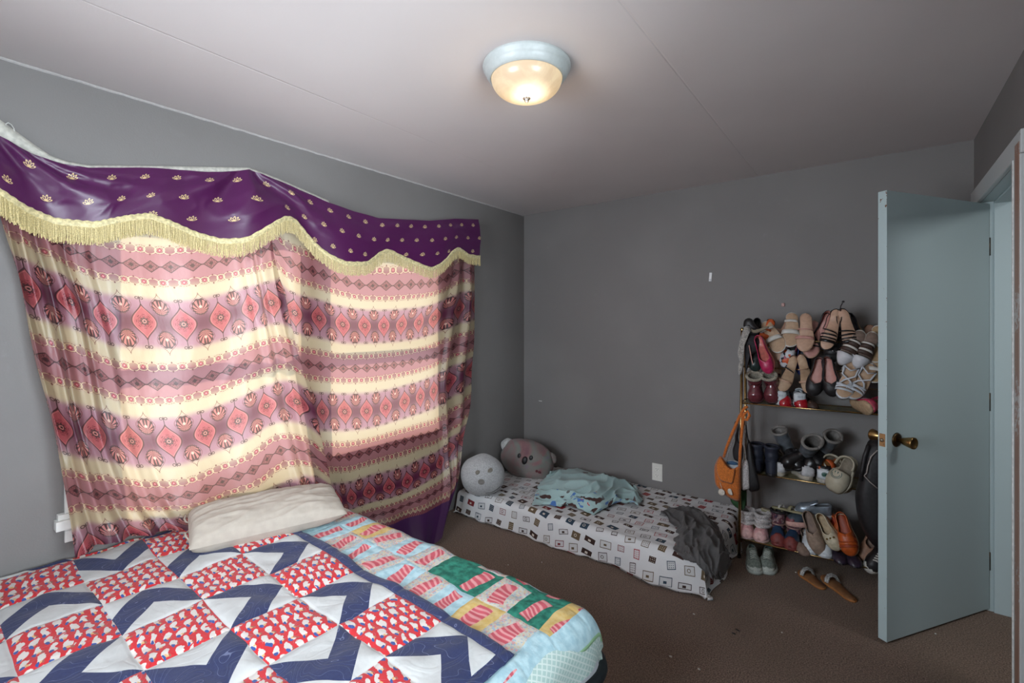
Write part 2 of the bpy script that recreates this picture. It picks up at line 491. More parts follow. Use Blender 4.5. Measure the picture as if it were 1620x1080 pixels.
gp = [(.137 * math.cos(t) ** .72 if t < PI / 2 else .0, -.046 - .078 * math.sin(t)) for t in [PI / 2 * i / 20 * .985 for i in range(21)]]
lathe('glass_bowl', gp, glass_mat(), lamp, 72)
lathe('finial', [(.0001, -.140), (.006, -.139), (.009, -.134), (.008, -.130), (.014, -.127), (.016, -.122), (.013, -.116)], M(srgb(150, 145, 140), .35, .8), lamp, 24)
ld = bpy.data.lights.new('bulb', 'POINT'); ld.energy = 1.5; ld.color = (1, .78, .52); ld.shadow_soft_size = .05
lb = bpy.data.objects.new('bulb', ld); COL.objects.link(lb); lb.parent = lamp; lb.location = (0, 0, -.20)

# ------------------------------------------------------------------ small things on the back wall
o_ = on_Y(1040, 746.5, YB)
out = thing('wall_outlet', 'white duplex power outlet plate low on the grey wall behind the floor mattress', 'outlet', (o_.x, YB, o_.z))
box('cover_plate', (-.040, -.006, -.066), (.040, 0, .066), M(srgb(216, 214, 206), .35, grain=.02), out, .003)
for dz in (.024, -.024):
    s = box('socket', (-.017, -.008, dz - .014), (.017, -.005, dz + .014), M(srgb(226, 224, 216), .35, grain=.02), out, .003)
    for q in ((-.009, -.0065, dz - .002, dz + .008), (.0065, .009, dz - .002, dz + .007), (-.0025, .0025, dz - .010, dz - .006)):
        box('slot', (q[0], -.0085, q[2]), (q[1], -.0078, q[3]), M((.01, .01, .01), .6), s)
lathe('screw', [(.0001, -.001), (.003, 0)], M(srgb(190, 185, 175), .4, .7), out, 12, (0, -.006, 0), (0, -1, 0))
p = on_Y(1124, 438, YB)
ah = thing('adhesive_strip', 'small white adhesive strip stuck alone high on the grey back wall', 'strip', (p.x, YB, p.z), (0, math.radians(4), 0))
box('strip_base', (-.009, -.003, -.031), (.009, 0, .031), M(srgb(225, 226, 226), .4, grain=.02), ah, .003)
box('pull_tab', (-.008, -.0042, -.031), (.008, -.003, -.014), M(srgb(205, 206, 208), .4), ah, .0006)
p = on_X(855, 634, XL + 3.5); p = on_Y(855, 634, YB)
tag(box('wall_scuff', (p.x - .018, YB - .0012, p.z - .004), (p.x + .016, YB, p.z + .003), M(srgb(200, 198, 192), .7)), 'small pale chip on the grey wall above the koala cushion', 'chip')
p = on_Y(1239, 482, YB)
tag(box('wall_hook', (p.x - .010, YB - .010, p.z - .012), (p.x + .010, YB, p.z + .012), M(srgb(178, 140, 134), .5), None, .004), 'tiny pinkish hook stuck on the wall above the shoes', 'hook')

# ------------------------------------------------------------------ curtain
def curtain_mat():
    m, b = newmat('printed_satin')
    U, V_, uvv = uvxy()
    T = .145
    a = near(U) * T                     # distance from medallion axis
    c = (0.5 - near(U)) * T             # distance from palmette axis
    fv = near(V_); bm_ = (0.5 - fv) * .51   # distance from medallion line
    bd = fv * .51                       # distance from diamond line
    isr = fl(U + .5)
    # backgrounds
    wv, _ = nz(uvv, 3.0, 3)
    bd2 = bd + (wv - .5) * .012
    ylw = srgb(190, 174, 142); pnk = srgb(158, 104, 108); mag = srgb(86, 26, 58); mauve = srgb(156, 112, 124)
    bg_ = mixc(sst(bd2, .058, .100), pnk, ylw)
    bg_ = mixc(sst(bd2, .128, .168), bg_, mauve)
    bg_ = mixc(sst(bm_, .095, .005) * sst(c, .085, .010), bg_, mag)
    bg_ = mixc(sst(bm_, .03, .0) * .5, bg_, mag)
    dk = srgb(50, 14, 30); brn = srgb(104, 44, 46); crm = srgb(214, 190, 150)
    # pointed outline round each palmette
    wp = .037 * (0.5 + 0.5 * co(mn(ab(bm_ - .074) / .060, 1.0) * PI))
    oc = lt(ab(c - wp), .0015) * gt(bm_, .028) * lt(bm_, .134) * gt(fr(bm_ * 170), .25)
    bg_ = mixc(oc, bg_, brn)
    # palmette
    pc = bm_ - .070
    ex = c / .031; ey = pc / .037
    rr = sq(ex * ex + ey * ey)
    th = at2(c, bm_ - .048)
    sc_ = rr + .06 * co(th * 16)
    inp = lt(sc_, 1.0)
    ray = gt(co(th * 15 + rr * 2), -.15) * lt(rr, .86) * gt(rr, .18)
    pal = mixc(ray, dk, srgb(186, 110, 104))
    pal = mixc(lt(rr, .18), pal, srgb(210, 170, 150))
    bg_ = mixc(inp, bg_, pal)
    # medallion
    wm = .050 * (0.5 + 0.5 * co(mn(bm_, .088) * (PI / .088)))
    wm2 = mx(wm, .0)
    dm = wm2 - a
    inside = gt(dm, 0.0) * lt(bm_, .088)
    rim = inside * lt(dm, .0050)
    rim2 = inside * gt(dm, .0075) * lt(dm, .0092)
    r = sq(a * a + bm_ * bm_); t2 = at2(a, bm_)
    med = mixc(wn(vec(isr, fl(V_), 0.0)) * .5, srgb(168, 72, 84), srgb(164, 78, 72))
    petal = lt(r, .030 + .006 * co(t2 * 8))
    med = mixc(petal * gt(fr(r * 120 + .3 * co(t2 * 8)), .5), med, srgb(120, 24, 44))
    med = mixc(lt(r, .0155 + .003 * co(t2 * 8)), med, dk)
    med = mixc(lt(r, .0085), med, srgb(190, 120, 110))
    med = mixc(lt(r, .0045), med, srgb(40, 16, 26))
    med = mixc(rim2, med, srgb(206, 128, 120))
    med = mixc(rim, med, dk)
    bg_ = mixc(inside, bg_, med)
    # curled finials above and below the medallion
    cu = sq((a - .0085) * (a - .0085) + (bm_ - .104) * (bm_ - .104))
    fin = mx(lt(ab(cu - .0055), .0014), lt(a, .0016) * gt(bm_, .080) * lt(bm_, .112))
    bg_ = mixc(fin, bg_, dk)
    # diamond chain
    a2 = near(U * 2) * (T / 2); b2 = bd
    ds = a2 / .0345 + b2 / .027
    din = lt(ds, 1.0)
    sp = nz(uvv, 55, 2)[0]
    dia = mixc(gt(sp, .5), srgb(96, 46, 54), srgb(140, 80, 84))
    dia = mixc(lt(a2 / .010 + b2 / .010, 1.0), dia, dk)
    dia = mixc(gt(ds, .84), dia, dk)
    bg_ = mixc(din, bg_, dia)
    bg_ = mixc(lt(ab(b2 - .0015), .0012) * gt(a2, .030), bg_, dk)
    # bead bands
    q = b2 - .071
    a3 = near(U * 2 + .5) * (T / 2)
    arc = sq(a3 * a3 * .55 + q * q); arc2 = sq(a2 * a2 * .55 + q * q)
    ln = mx(lt(ab(arc - .0135), .0013), lt(ab(arc2 - .017), .0012)) * lt(ab(q), .017)
    bg_ = mixc(lt(ab(q), .014) * .35, bg_, brn)
    bg_ = mixc(lt(ab(ab(q) - .0145 - .002 * co(U * (8 * PI))), .0011) * gt(fr(U * 16), .3), bg_, brn)
    bg_ = mixc(ln, bg_, crm)
    bd_ = lt(a3 / .0095 + ab(q) / .0105, 1.0)
    bg_ = mixc(bd_, bg_, srgb(160, 44, 66))
    bg_ = mixc(lt(a3 / .0042 + ab(q) / .0045, 1.0), bg_, srgb(222, 150, 150))
    bg_ = mixc(lt(a2 / .004 + ab(ab(q) - .019) / .005, 1.0), bg_, brn)
    # lace edge and plain purple hem below the last rows (v > 3.22)
    hem = gt(V_, 3.235); lace = gt(V_, 3.185 + .012 * co(U * (8 * PI)))
    bg_ = mixc(lace, bg_, mixc(gt(fr(U * 8 + V_ * 20), .5), srgb(110, 40, 70), srgb(150, 90, 90)))
    bg_ = mixc(hem, bg_, srgb(70, 26, 84))
    t = E.tree
    b.inputs['Roughness'].default_value = .36; b.inputs['Specular IOR Level'].default_value = .55
    b.inputs['Sheen Weight'].default_value = .1
    lk(bg_, b.inputs['Base Color'])
    tl = t.nodes.new('ShaderNodeBsdfTranslucent')
    lk(mixc(.18, bg_, srgb(255, 222, 190)), tl.inputs[0])
    wr, _ = nz(uvv, 5, 4)
    bn = bumpn(wr, .25, .01); lk(bn, b.inputs['Normal'])
    mxs = t.nodes.new('ShaderNodeMixShader'); mxs.inputs[0].default_value = .46
    t.links.new(b.outputs[0], mxs.inputs[1]); t.links.new(tl.outputs[0], mxs.inputs[2])
    t.links.new(mxs.outputs[0], t.nodes['Material Output'].inputs[0])
    return m
MCUR = curtain_mat()

def lerpc(pts, x):
    xs = [p[0] for p in pts]; ys = [p[1] for p in pts]
    return float(np.interp(x, xs, ys))
# rows of the left panel: medallion columns k = 0..7 and the curves they lie on
def P(s): return [tuple(float(q) for q in t.split(',')) for t in s.split()]
Lc = dict(
    D1=P('-10,325 12,342 60,368 113,400 163,412 200,418 233,421 262,423 293,422 323,417 347,415 380,407 415,398 435,388'),
    M1=P('20,435 45,457 110,477 163,503 227,508 288,513 348,502 393,487 430,478'),
    D2=P('40,548 63,567 115,576 148,591 200,606 237,608 265,608 293,604 322,598 350,591 370,580 393,573 417,563 440,556 461,563 480,572'),
    M2=P('75,664 98,676 148,684 207,697 265,697 322,684 374,665 419,641 464,634 495,650'),
    D3=P('90,770 104,776 141,776 213,785 244,787 304,780 326,773 352,760 389,747 443,711 463,707 492,718 520,740'))
Lx = {'M1': [45, 110, 163, 227, 288, 348, 393, 425], 'M2': [98, 148, 207, 265, 322, 374, 419, 464],
      'M3': [144, 213, 270, 325, 375, 420, 465, 500]}
Lx['D1'] = [22, 78, 140, 205, 268, 332, 378, 408]
Lx['D2'] = [73, 131, 186, 246, 305, 361, 406, 446]
Lx['D3'] = [121, 181, 239, 295, 350, 397, 442, 484]
Ly3 = [865, 847, 838, 832, 826, 815, 795, 775]
def ext(L):                       # add k=-1/2 and k=7.5 columns
    return L
def row_pts(x, yfn, off):
    pts = [Vector((a, yfn(a), 0)) for a in x]
    return pts
def left_row(key, yfn):
    xs = Lx[key]; e0 = {'D1': -3, 'M1': 30, 'D2': 51, 'M2': 79, 'D3': 99, 'M3': 117}[key]
    e1 = {'D1': 430, 'M1': 452, 'D2': 470, 'M2': 494, 'D3': 514, 'M3': 525}[key]
    xx = [e0] + xs + [e1]
    return [(a, yfn(a)) for a in xx]
rowsL = [left_row('D1', lambda a: lerpc(Lc['D1'], a) - 95), left_row('D1', lambda a: lerpc(Lc['D1'], a)),
         left_row('M1', lambda a: lerpc(Lc['M1'], a)), left_row('D2', lambda a: lerpc(Lc['D2'], a)),
         left_row('M2', lambda a: lerpc(Lc['M2'], a)), left_row('D3', lambda a: lerpc(Lc['D3'], a)),
         left_row('M3', lambda a: float(np.interp(a, [117] + Lx['M3'] + [525], [880] + Ly3 + [785])))]
offL = [.055, .05, .05, .055, .065, .095, .15]
uL = np.array([-.35, 0, 1, 2, 3, 4, 5, 6, 7, 7.45]); vL = np.array([-.5, 0, .5, 1, 1.5, 2, 2.5])
def panel_grid(rows, offs, us, vs, last_drop=True):
    G = np.zeros((len(rows), len(us), 3))
    for j, r in enumerate(rows):
        for i, (a, b) in enumerate(r):
            o = offs[j][i] if isinstance(offs[j], (list, tuple)) else offs[j]
            G[j, i] = on_L(a, b, o)
    return G
def sample(G, us, vs, n_u, n_v, disp=None):
    nu, nv = len(us), len(vs)
    ti = np.linspace(0, nu - 1, n_u + 1); tj = np.linspace(0, nv - 1, n_v + 1)
    A = np.array([crom(G, t) for t in tj])
    A = np.array([crom(A.transpose(1, 0, 2), t) for t in ti]).transpose(1, 0, 2)
    uu = np.interp(ti, range(nu), us); vv = np.interp(tj, range(nv), vs)
    Vt = []; U = []; Fc = []
    for j in range(n_v + 1):
        for i in range(n_u + 1):
            q = A[j, i].copy()
            if disp: q = q + np.array(disp(uu[i], vv[j], q))
            Vt.append(tuple(q)); U.append((uu[i], vv[j]))
    for j in range(n_v):
        for i in range(n_u):
            k = j * (n_u + 1) + i; Fc.append((k, k + 1, k + n_u + 2, k + n_u + 1))
    return Vt, Fc, U
def dispL(u, v, q):
    m = max(0, 1 - max(u - .2, 0) / (2.2 + v * .2))                 # strong diagonal folds at the left side
    pf = min(1, max(.0, (v + .42) / .5)); m *= pf
    d = .026 * m * math.sin(u * 8.0 - v * 1.2 + .8 * math.sin(v * 1.3)) + .009 * m * math.sin(u * 17 + v)
    d += .008 * (1 - m) * math.sin(u * 3.1 + v * 2.4) * pf
    m2 = math.exp(-((u - 6.7) / .55) ** 2)
    d += .016 * m2 * math.sin(u * 10 + v * .8)
    d += .015 * (fold(u * .30 + v * .45, v * .55 - u * .10) - .3)
    if v > 2.1: d += .02 * (v - 2.1) * math.sin(u * 5 + 1)
    return (d, 0, 0)
rowsR = [P('418,300 452,315 490,330 530,343 568,352 611,354 650,352 687,362 712,362 730,362 750,364'),
         P('424,385 459,415 495,429 530,440 568,450 611,452 650,450 680,448 708,440 730,427 753,433'),
         P('440,478 467,495 505,503 542,513 577,515 607,515 635,513 663,510 687,503 727,488 753,480'),
         P('458,565 472,572 507,579 543,583 580,582 609,579 637,575 664,569 687,562 719,548 752,540'),
         P('472,640 484,648 510,651 545,651 580,650 610,644 640,635 665,627 686,618 711,604 748,583'),
         P('486,715 500,720 521,722 552,722 584,714 612,706 640,698 666,690 690,683 714,667 745,641'),
         P('498,790 510,793 535,792 556,788 584,778 616,771 644,762 672,746 697,732 712,712 733,694'),
         P('510,840 525,838 545,836 568,833 594,827 622,818 650,808 676,798 700,786 714,772 726,752'),
         P('525,880 540,878 560,874 580,878 602,876 628,872 655,868 672,864 688,862 700,834 711,800')]
offR = [.05, .045, .045, .05, .055, .065, [.07, .07, .075, .08, .09, .10, .11, .12, .13, .13, .13],
        [.10, .10, .11, .12, .14, .16, .18, .20, .21, .20, .18],
        [.16, .16, .18, .21, .24, .27, .30, .33, .345, .30, .26]]
uR = np.array([-.7, 0, 1, 2, 3, 4, 5, 6, 7, 8, 9]); vR = np.array([-.5, 0, .5, 1, 1.5, 2, 2.5, 3.15, 3.62])
def dispR(u, v, q):
    m = min(1, max(0, (u - 6.9) / .8)) * min(1, max(0, (v + .45) / .4))
    d = .018 * m * math.sin(u * 7.5 + v * .6) + .006 * m * math.sin(u * 15)
    d += .006 * (fold(u * .3 + v * .2, v * .6 + u * .05, 3) - .3)
    m2 = max(0, 1 - abs(u + .2) / .8)
    d += .006 * m2 * math.sin(u * 9)
    if v > 2.6: d += .016 * (v - 2.6) * math.sin(u * 3.2 + 2)
    return (d, 0, 0)
cur = thing('curtain', 'printed satin window curtain with purple scalloped valance and gold fringe on left wall', 'curtain', (XL, 1.5, 2.1))
def unp(o): o.parent = cur; o.matrix_parent_inverse = Matrix.Translation(-Vector(cur.location)); return o
G = panel_grid(rowsR, offR, uR, vR)
for (j) in range(len(rowsR)):
    for i in range(len(uR)):
        if G[j, i, 2] < .012: G[j, i, 2] = .012
Vt, Fc, U = sample(G, uR, vR, 190, 150, dispR)
Vt = [(a, b, max(c, .006)) for a, b, c in Vt]
unp(mk('curtain_panel', Vt, Fc, MCUR, None, True, U))
G = panel_grid(rowsL, offL, uL, vL)
Vt, Fc, U = sample(G, uL, vL, 210, 140, dispL)
Vt = [(a + .018, b, c) for a, b, c in Vt]
unp(mk('curtain_panel', Vt, Fc, MCUR, None, True, U))

def valance_mat():
    m, b = newmat('purple_satin')
    U, V_, uvv = uvxy()                       # metres
    gx = U / .125; gy = V_ / .105
    row = fl(gy); off = near(row / 2) * 1.0
    fx = fr(gx + off) - .5; fy = (fr(gy) - .5) * .84
    x = fx * .125; y = fy * .125
    res = None
    for angd, ln in ((0, .022), (30, .020), (-30, .020), (62, .017), (-62, .017)):
        an = math.radians(angd); sx, cy = math.sin(an), math.cos(an)
        al = x * sx + (y + .007) * cy; pr = x * cy - (y + .007) * sx
        e = (al - ln * .6) / (ln * .55); f_ = pr / .0036
        q = e * e + f_ * f_
        s = lt(ab(q - .75), .38)
        res = s if res is None else mx(res, s)
    n, _ = nz(uvv, 500, 2)
    base = mixc(n, srgb(56, 14, 52), srgb(84, 25, 80))
    lk(mixc(res, base, srgb(205, 180, 130)), b.inputs['Base Color'])
    b.inputs['Roughness'].default_value = .34; b.inputs['Sheen Weight'].default_value = .14
    b.inputs['Sheen Tint'].default_value = (.7, .3, .8, 1)
    b.inputs['Specular IOR Level'].default_value = .45
    return m
top = P('-25,207 0,215 55,245 100,259 140,265 190,265 240,265 330,272 365,271 395,268 440,285 520,320 560,334 600,345 680,349 720,346 757,347')
bot = P('-25,285 0,303 40,326 90,345 150,352 200,342 235,338 270,350 310,367 350,379 385,378 410,364 430,352 450,342 467,346 485,366 500,384 520,402 545,415 580,415 600,399 615,393 640,406 680,425 700,413 715,394 728,391 738,402 760,405')
NV = 420
# parameter along the valance: matched x of top and bottom edges
prm = [(0, -25, -25), (.08, 55, 45), (.2, 170, 150), (.33, 285, 235), (.42, 345, 310), (.5, 388, 380), (.56, 412, 440), (.66, 500, 510), (.76, 585, 580), (.86, 665, 655), (.94, 720, 715), (1, 757, 760)]
def vtop(t):
    x = float(np.interp(t, [p[0] for p in prm], [p[1] for p in prm])); return on_L(x, lerpc(top, x), .075)
def smooth_bot(x):
    return sum(lerpc(bot, x + d) for d in (-6, -3, 0, 3, 6)) / 5
def vbot(t, extra=0.0):
    x = float(np.interp(t, [p[0] for p in prm], [p[2] for p in prm])); return on_L(x, smooth_bot(x), .105 + extra)
def vdisp(t, s):
    """s: 0 top, 1 bottom"""
    d = .012 * math.sin(t * 36) * s * .6
    for t0, wd, am in ((.505, .11, .036), (-.02, .18, .034), (.9, .08, .012), (.3, .10, .010), (.70, .09, .012)):
        g = math.exp(-((t - t0) / wd) ** 2)
        # radiating folds from a pinch point on the top edge
        an = (t - t0) / (s + .22)
        d += am * g * math.sin(an * 26 + 1.2) * min(1, s * 2.4 + .15)
    d += .016 * math.sin(s * PI) * (fold(t * 4.5, s * 1.2 + t) - .2)
    return d
accU = [0.0]
for i in range(NV): accU.append(accU[-1] + (vtop((i + 1) / NV) - vtop(i / NV)).length)
Vt = []; U = []; Fc = []; NS = 26
for j in range(NS + 1):
    s = j / NS
    for i in range(NV + 1):
        t = i / NV; a = vtop(t); b_ = vbot(t); q = a.lerp(b_, s); q.x += vdisp(t, s) + .014 * math.sin(s * PI)
        Vt.append(q); U.append((accU[i] * 1.0, -(a - b_).length * s))
for j in range(NS):
    for i in range(NV):
        k = j * (NV + 1) + i; Fc.append((k, k + 1, k + NV + 2, k + NV + 1))
unp(mk('valance', Vt, Fc, valance_mat(), None, True, U))
val = bpy.data.objects['valance']
# gold braid and fringe strands
MG = M(srgb(196, 178, 124), .5, sheen=.3, scale=300, grain=.25)
MG2 = M(srgb(206, 192, 144), .55, sheen=.2, scale=90, grain=.2)
Vt = []; Fc = []
for i in range(NV + 1):
    t = i / NV; q = vbot(t); dx = vdisp(t, 1)
    for k, (dz, ox) in enumerate(((.004, .004), (.0, .009), (-.010, .007), (-.018, .0085), (-.026, .004))):
        Vt.append((q.x + dx + ox + .0012 * math.sin(i * 1.9 + k * 2), q.y, q.z + dz + .0015 * math.sin(i * .9)))
for i in range(NV):
    for k in range(4): Fc.append((i * 5 + k, i * 5 + k + 1, i * 5 + k + 6, i * 5 + k + 5))
br = mk('gold_braid', Vt, Fc, MG2, None, True); br.parent = val
Vt = []; Fc = []
rs = random.Random(3); NF = 1900
for i in range(NF):
    t = (i + rs.random()) / NF; t = min(t, .9995); q = vbot(t); dx = vdisp(t, 1)
    L = (.088 - .016 * t) * (1 + rs.uniform(-.12, .1)); wd = rs.uniform(.0007, .0014)
    y0 = q.y; x0 = q.x + dx + rs.uniform(.001, .009); k = len(Vt); sw = rs.uniform(-.006, .006)
    for s in (0, .5, 1):
        zz = q.z - .022 - (L - .02) * s; yy = y0 + sw * s * s; xx = x0 + rs.uniform(-.002, .003) * s
        Vt += [(xx, yy - wd, zz), (xx + .0012, yy + wd, zz)]
    Fc += [(k, k + 1, k + 3, k + 2), (k + 2, k + 3, k + 5, k + 4)]
fo = mk('fringe_strands', Vt, Fc, MG, None, False); fo['kind'] = 'stuff'; fo.parent = val
# pale backing edge of the valance, wider at the left end, and its cord
tw = P('-25,172 0,190 30,212 55,230 80,247 105,256 140,262 240,263 395,266 440,283 520,318')
Vt = []; Fc = []
for i in range(101):
    x = -25 + 545 * i / 100
    a = on_L(x, lerpc(tw, x) - 1.0, .030); b_ = on_L(x, lerpc(top, x) + 5, .030)
    Vt += [a, a.lerp(b_, .5) + Vector((.006, 0, 0)), b_]
for i in range(100):
    for k in range(2): Fc.append((i * 3 + k, i * 3 + k + 1, i * 3 + k + 4, i * 3 + k + 3))
o = unp(mk('backing_edge', Vt, Fc, M(srgb(196, 194, 184), .7, sheen=.1), None, True)); mod(o, 'SOLIDIFY', thickness=.003)
pp = [on_L(10, 199, .03), on_L(9, 196, .03), on_L(13, 194, .03), on_L(18, 197, .03), on_L(22, 203, .03), on_L(23, 208, .03)]
unp(tube('cord_loop', pp, .0016, M(srgb(205, 205, 200), .7), None, 6))

# ------------------------------------------------------------------ big bed and its quilts
BX0, BX1, BY0, BY1, BT = XL + .035, -.745, -.20, 1.43, .47
def dropf(e, r):
    """distance e past the start of a rounded edge -> (outward, down)"""
    if e <= 0: return e, 0.0
    if e < r * PI / 2: return r * math.sin(e / r), r * (1 - math.cos(e / r))
    return r + (e - r * PI / 2) * .04, r + (e - r * PI / 2)
def drape(px, py, top, x1, y1, r=.06, lift=0.0):
    ex, dx = dropf(px - (x1 - r), r); ey, dy = dropf(py - (y1 - r), r)
    x = x1 - r + ex; y = y1 - r + ey
    return x, y, max(top - dx - dy, .012)
def plaid_sheet_mat():
    m, b = newmat('mint_sheet')
    U, V_, uvv = uvxy()
    g = mn(near(U / .021 + V_ / .030), near(U / .021 - V_ / .030))
    dots = lt(g, .13)
    n, _ = nz(uvv, 12, 3)
    lk(mixc(dots * .8, mixc(n, srgb(160, 188, 182), srgb(178, 202, 196)), srgb(212, 222, 216)), b.inputs['Base Color'])
    b.inputs['Roughness'].default_value = .8; lk(bumpn(n, .4, .01), b.inputs['Normal'])
    return m
bed = thing('mattress', 'tall mattress under the quilts with dark piping at its foot corner', 'mattress', (BX0, BY0, 0))
W_ = BX1 - BX0; D_ = BY1 - BY0
bx = box('box_spring', (0, 0, .02), (W_ - .02, D_ + .03, .235), M(srgb(190, 192, 192), .8, scale=20), bed, .04)
bx = box('mattress_body', (0, 0, .235), (W_ - .02, D_ - .03, .455), M(srgb(205, 205, 205), .8, scale=20), bed, .05)
def rrect(x0, y0, x1, y1, r, z, n=8):
    P_ = [(x0, y0, z), (x1, y0, z)]
    for i in range(n + 1):
        a = PI / 2 * i / n; P_.append((x1 - r + r * math.cos(a), y1 - r + r * math.sin(a), z))
    P_.append((x0, y1, z)); return P_
tube('dark_piping', rrect(0, 0, W_ + .030, D_ + .085, .12, .290), .020, M(srgb(26, 36, 40), .6), bed, 10)
for s_ in (.09, .18):
    tube('dark_piping', rrect(0, 0, W_ - .01, D_ + .04, .10, .245 - s_), .008, M(srgb(26, 36, 40), .6), bed, 8)
# white underskirt and mint fitted sheet at the foot
def sheetfn(top, x1, y1, px1, py1, amp, ph, r):
    def fn(a, b_):
        px = BX0 + a * (px1 - BX0); py = BY0 + b_ * (py1 - BY0)
        x, y, z = drape(px, py, top, x1, y1, r)
        ov = max(px - x1, 0) + max(py - y1, 0); ov = min(ov / .15, 1)
        w_ = amp * ov * (math.sin((py * 23 if px > x1 else px * 19) + ph) + .7 * nse(px * 6, py * 9, ph))
        return (x + (w_ if px > x1 - .02 else 0), y + (w_ if py > y1 - .02 else 0), max(z + .25 * w_, .015))
    return fn
sk = surf('bed_skirt', sheetfn(.458, BX1 + .004, BY1 + .012, BX1 + .30, BY1 + .16, .016, 1.0, .06), 120, 100, M(srgb(196, 200, 204), .8, scale=15), None)
tag(sk, 'crumpled white under-sheet hanging at the foot of the quilted bed', 'sheet')
ms = surf('fitted_sheet', sheetfn(.470, BX1 + .018, BY1 + .030, BX1 + .120, BY1 + .10, .020, 2.2, .07), 160, 130, plaid_sheet_mat(), None,
          lambda a, b_: (BX0 + a * 2, BY0 + b_ * 2))
tag(ms, 'mint green sheet with pale dotted lattice showing under the pastel quilt', 'sheet')

def quilt1_mat():
    m, b = newmat('red_white_blue_patchwork')
    U, V_, uvv = uvxy()
    w1, wc = nz(uvv, 6, 3)
    X = U + (w1 - .5) * .012; Y = V_
    cx_ = (X + 2.29) / .24; cy_ = (Y - .2) / .22
    ci = fl(cx_); cj = fl(cy_); p = fr(cx_); q = fr(cy_)
    par = fr((ci + cj) * .5 + .001)                       # 0.5 -> odd -> printed patch
    red = gt(par, .25)
    cc = mx(mn(2 + lt(ci, -.5) * -4 + gt(ci, 4.5) * 4, 6), -2)
    dx = ci - cc; dy = cj - 1
    vert = gt(ab(dy), ab(dx))
    along_h = q * 1.0
    # coordinates: al = 0 inner .. 1 outer in direction of travel; ac = across
    al_v = q * gt(dy, 0) + (1 - q) * lt(dy, .001); al_h = p * gt(dx, 0) + (1 - p) * lt(dx, .001)
    al = al_v * vert + al_h * (1 - vert); ac = p * vert + q * (1 - vert)
    tent = (1 - ab(ac * 2 - 1)) * .5
    blue = gt(al, tent) * lt(al, tent + .5)
    n2, _ = nz(uvv, 30, 4)
    white = mixc(n2, srgb(178, 179, 178), srgb(196, 196, 194))
    nb, _ = nz(uvv, 120, 3)
    navy = mixc(nb, srgb(24, 32, 70), srgb(38, 48, 90))
    col = mixc(blue, white, navy)
    # printed patch: red ground, white hens, blue pots, little brown marks
    hwp, _ = nz(uvv, 24, 2)
    hx = (U + (hwp - .5) * .05 + V_ * .35) / .054; hy = (V_ + (hwp - .5) * .03) / .029
    rw = fl(hy); hx = hx + near(rw * .5) * 1.0
    fx = fr(hx) - .5; fy = fr(hy) - .5
    nw, _ = nz(uvv, 48, 3)
    e = (fx / .43) * (fx / .43) + ((fy + fx * .25) / .36) * ((fy + fx * .25) / .36) + (nw - .5) * 3.2
    hen = lt(e, .80)
    gx = fx - .30; gy = fy + .22
    pot = lt((gx / .17) * (gx / .17) + (gy / .16) * (gy / .16), 1.0)
    px_ = fx - .36; py_ = fy - .24
    mk1 = lt((px_ / .14) * (px_ / .14) + (py_ / .09) * (py_ / .09), 1.0)
    gd = lt(ab(fx - .30), .10) * lt(ab(fy - .06), .10) * gt(nw, .47)
    pr = mixc(hen, srgb(190, 30, 38), srgb(204, 196, 190))
    pr = mixc(mk1 * gt(wn(vec(fl(hx), rw)), .4), pr, srgb(150, 82, 72))
    pr = mixc(gd, pr, srgb(206, 164, 110))
    pr = mixc(pot, pr, srgb(44, 74, 140))
    col = mixc(red, col, pr)
    bord = mx(mx(gt(Y, 1.078), gt(U, -.855)), 0)
    col = mixc(bord, col, navy)
    # stitched swirls
    sw, _ = nz(uvv, 7, 1, .4, 1.2)
    st = lt(ab(near(sw * 7) - .25), .010)
    col = mixc(st * .35 * mx(blue, bord), col, srgb(150, 158, 190))
    lk(col, b.inputs['Base Color']); b.inputs['Roughness'].default_value = .85; b.inputs['Sheen Weight'].default_value = .1
    seam = sst(mn(near(cx_), near(cy_)), 0, .06)
    puff, _ = nz(uvv, 22, 3)
    lk(bumpn(seam * .7 + puff * 1.2 + sst(near(sw * 7), .0, .3) * .25, .42, .006), b.inputs['Normal'])
    return m
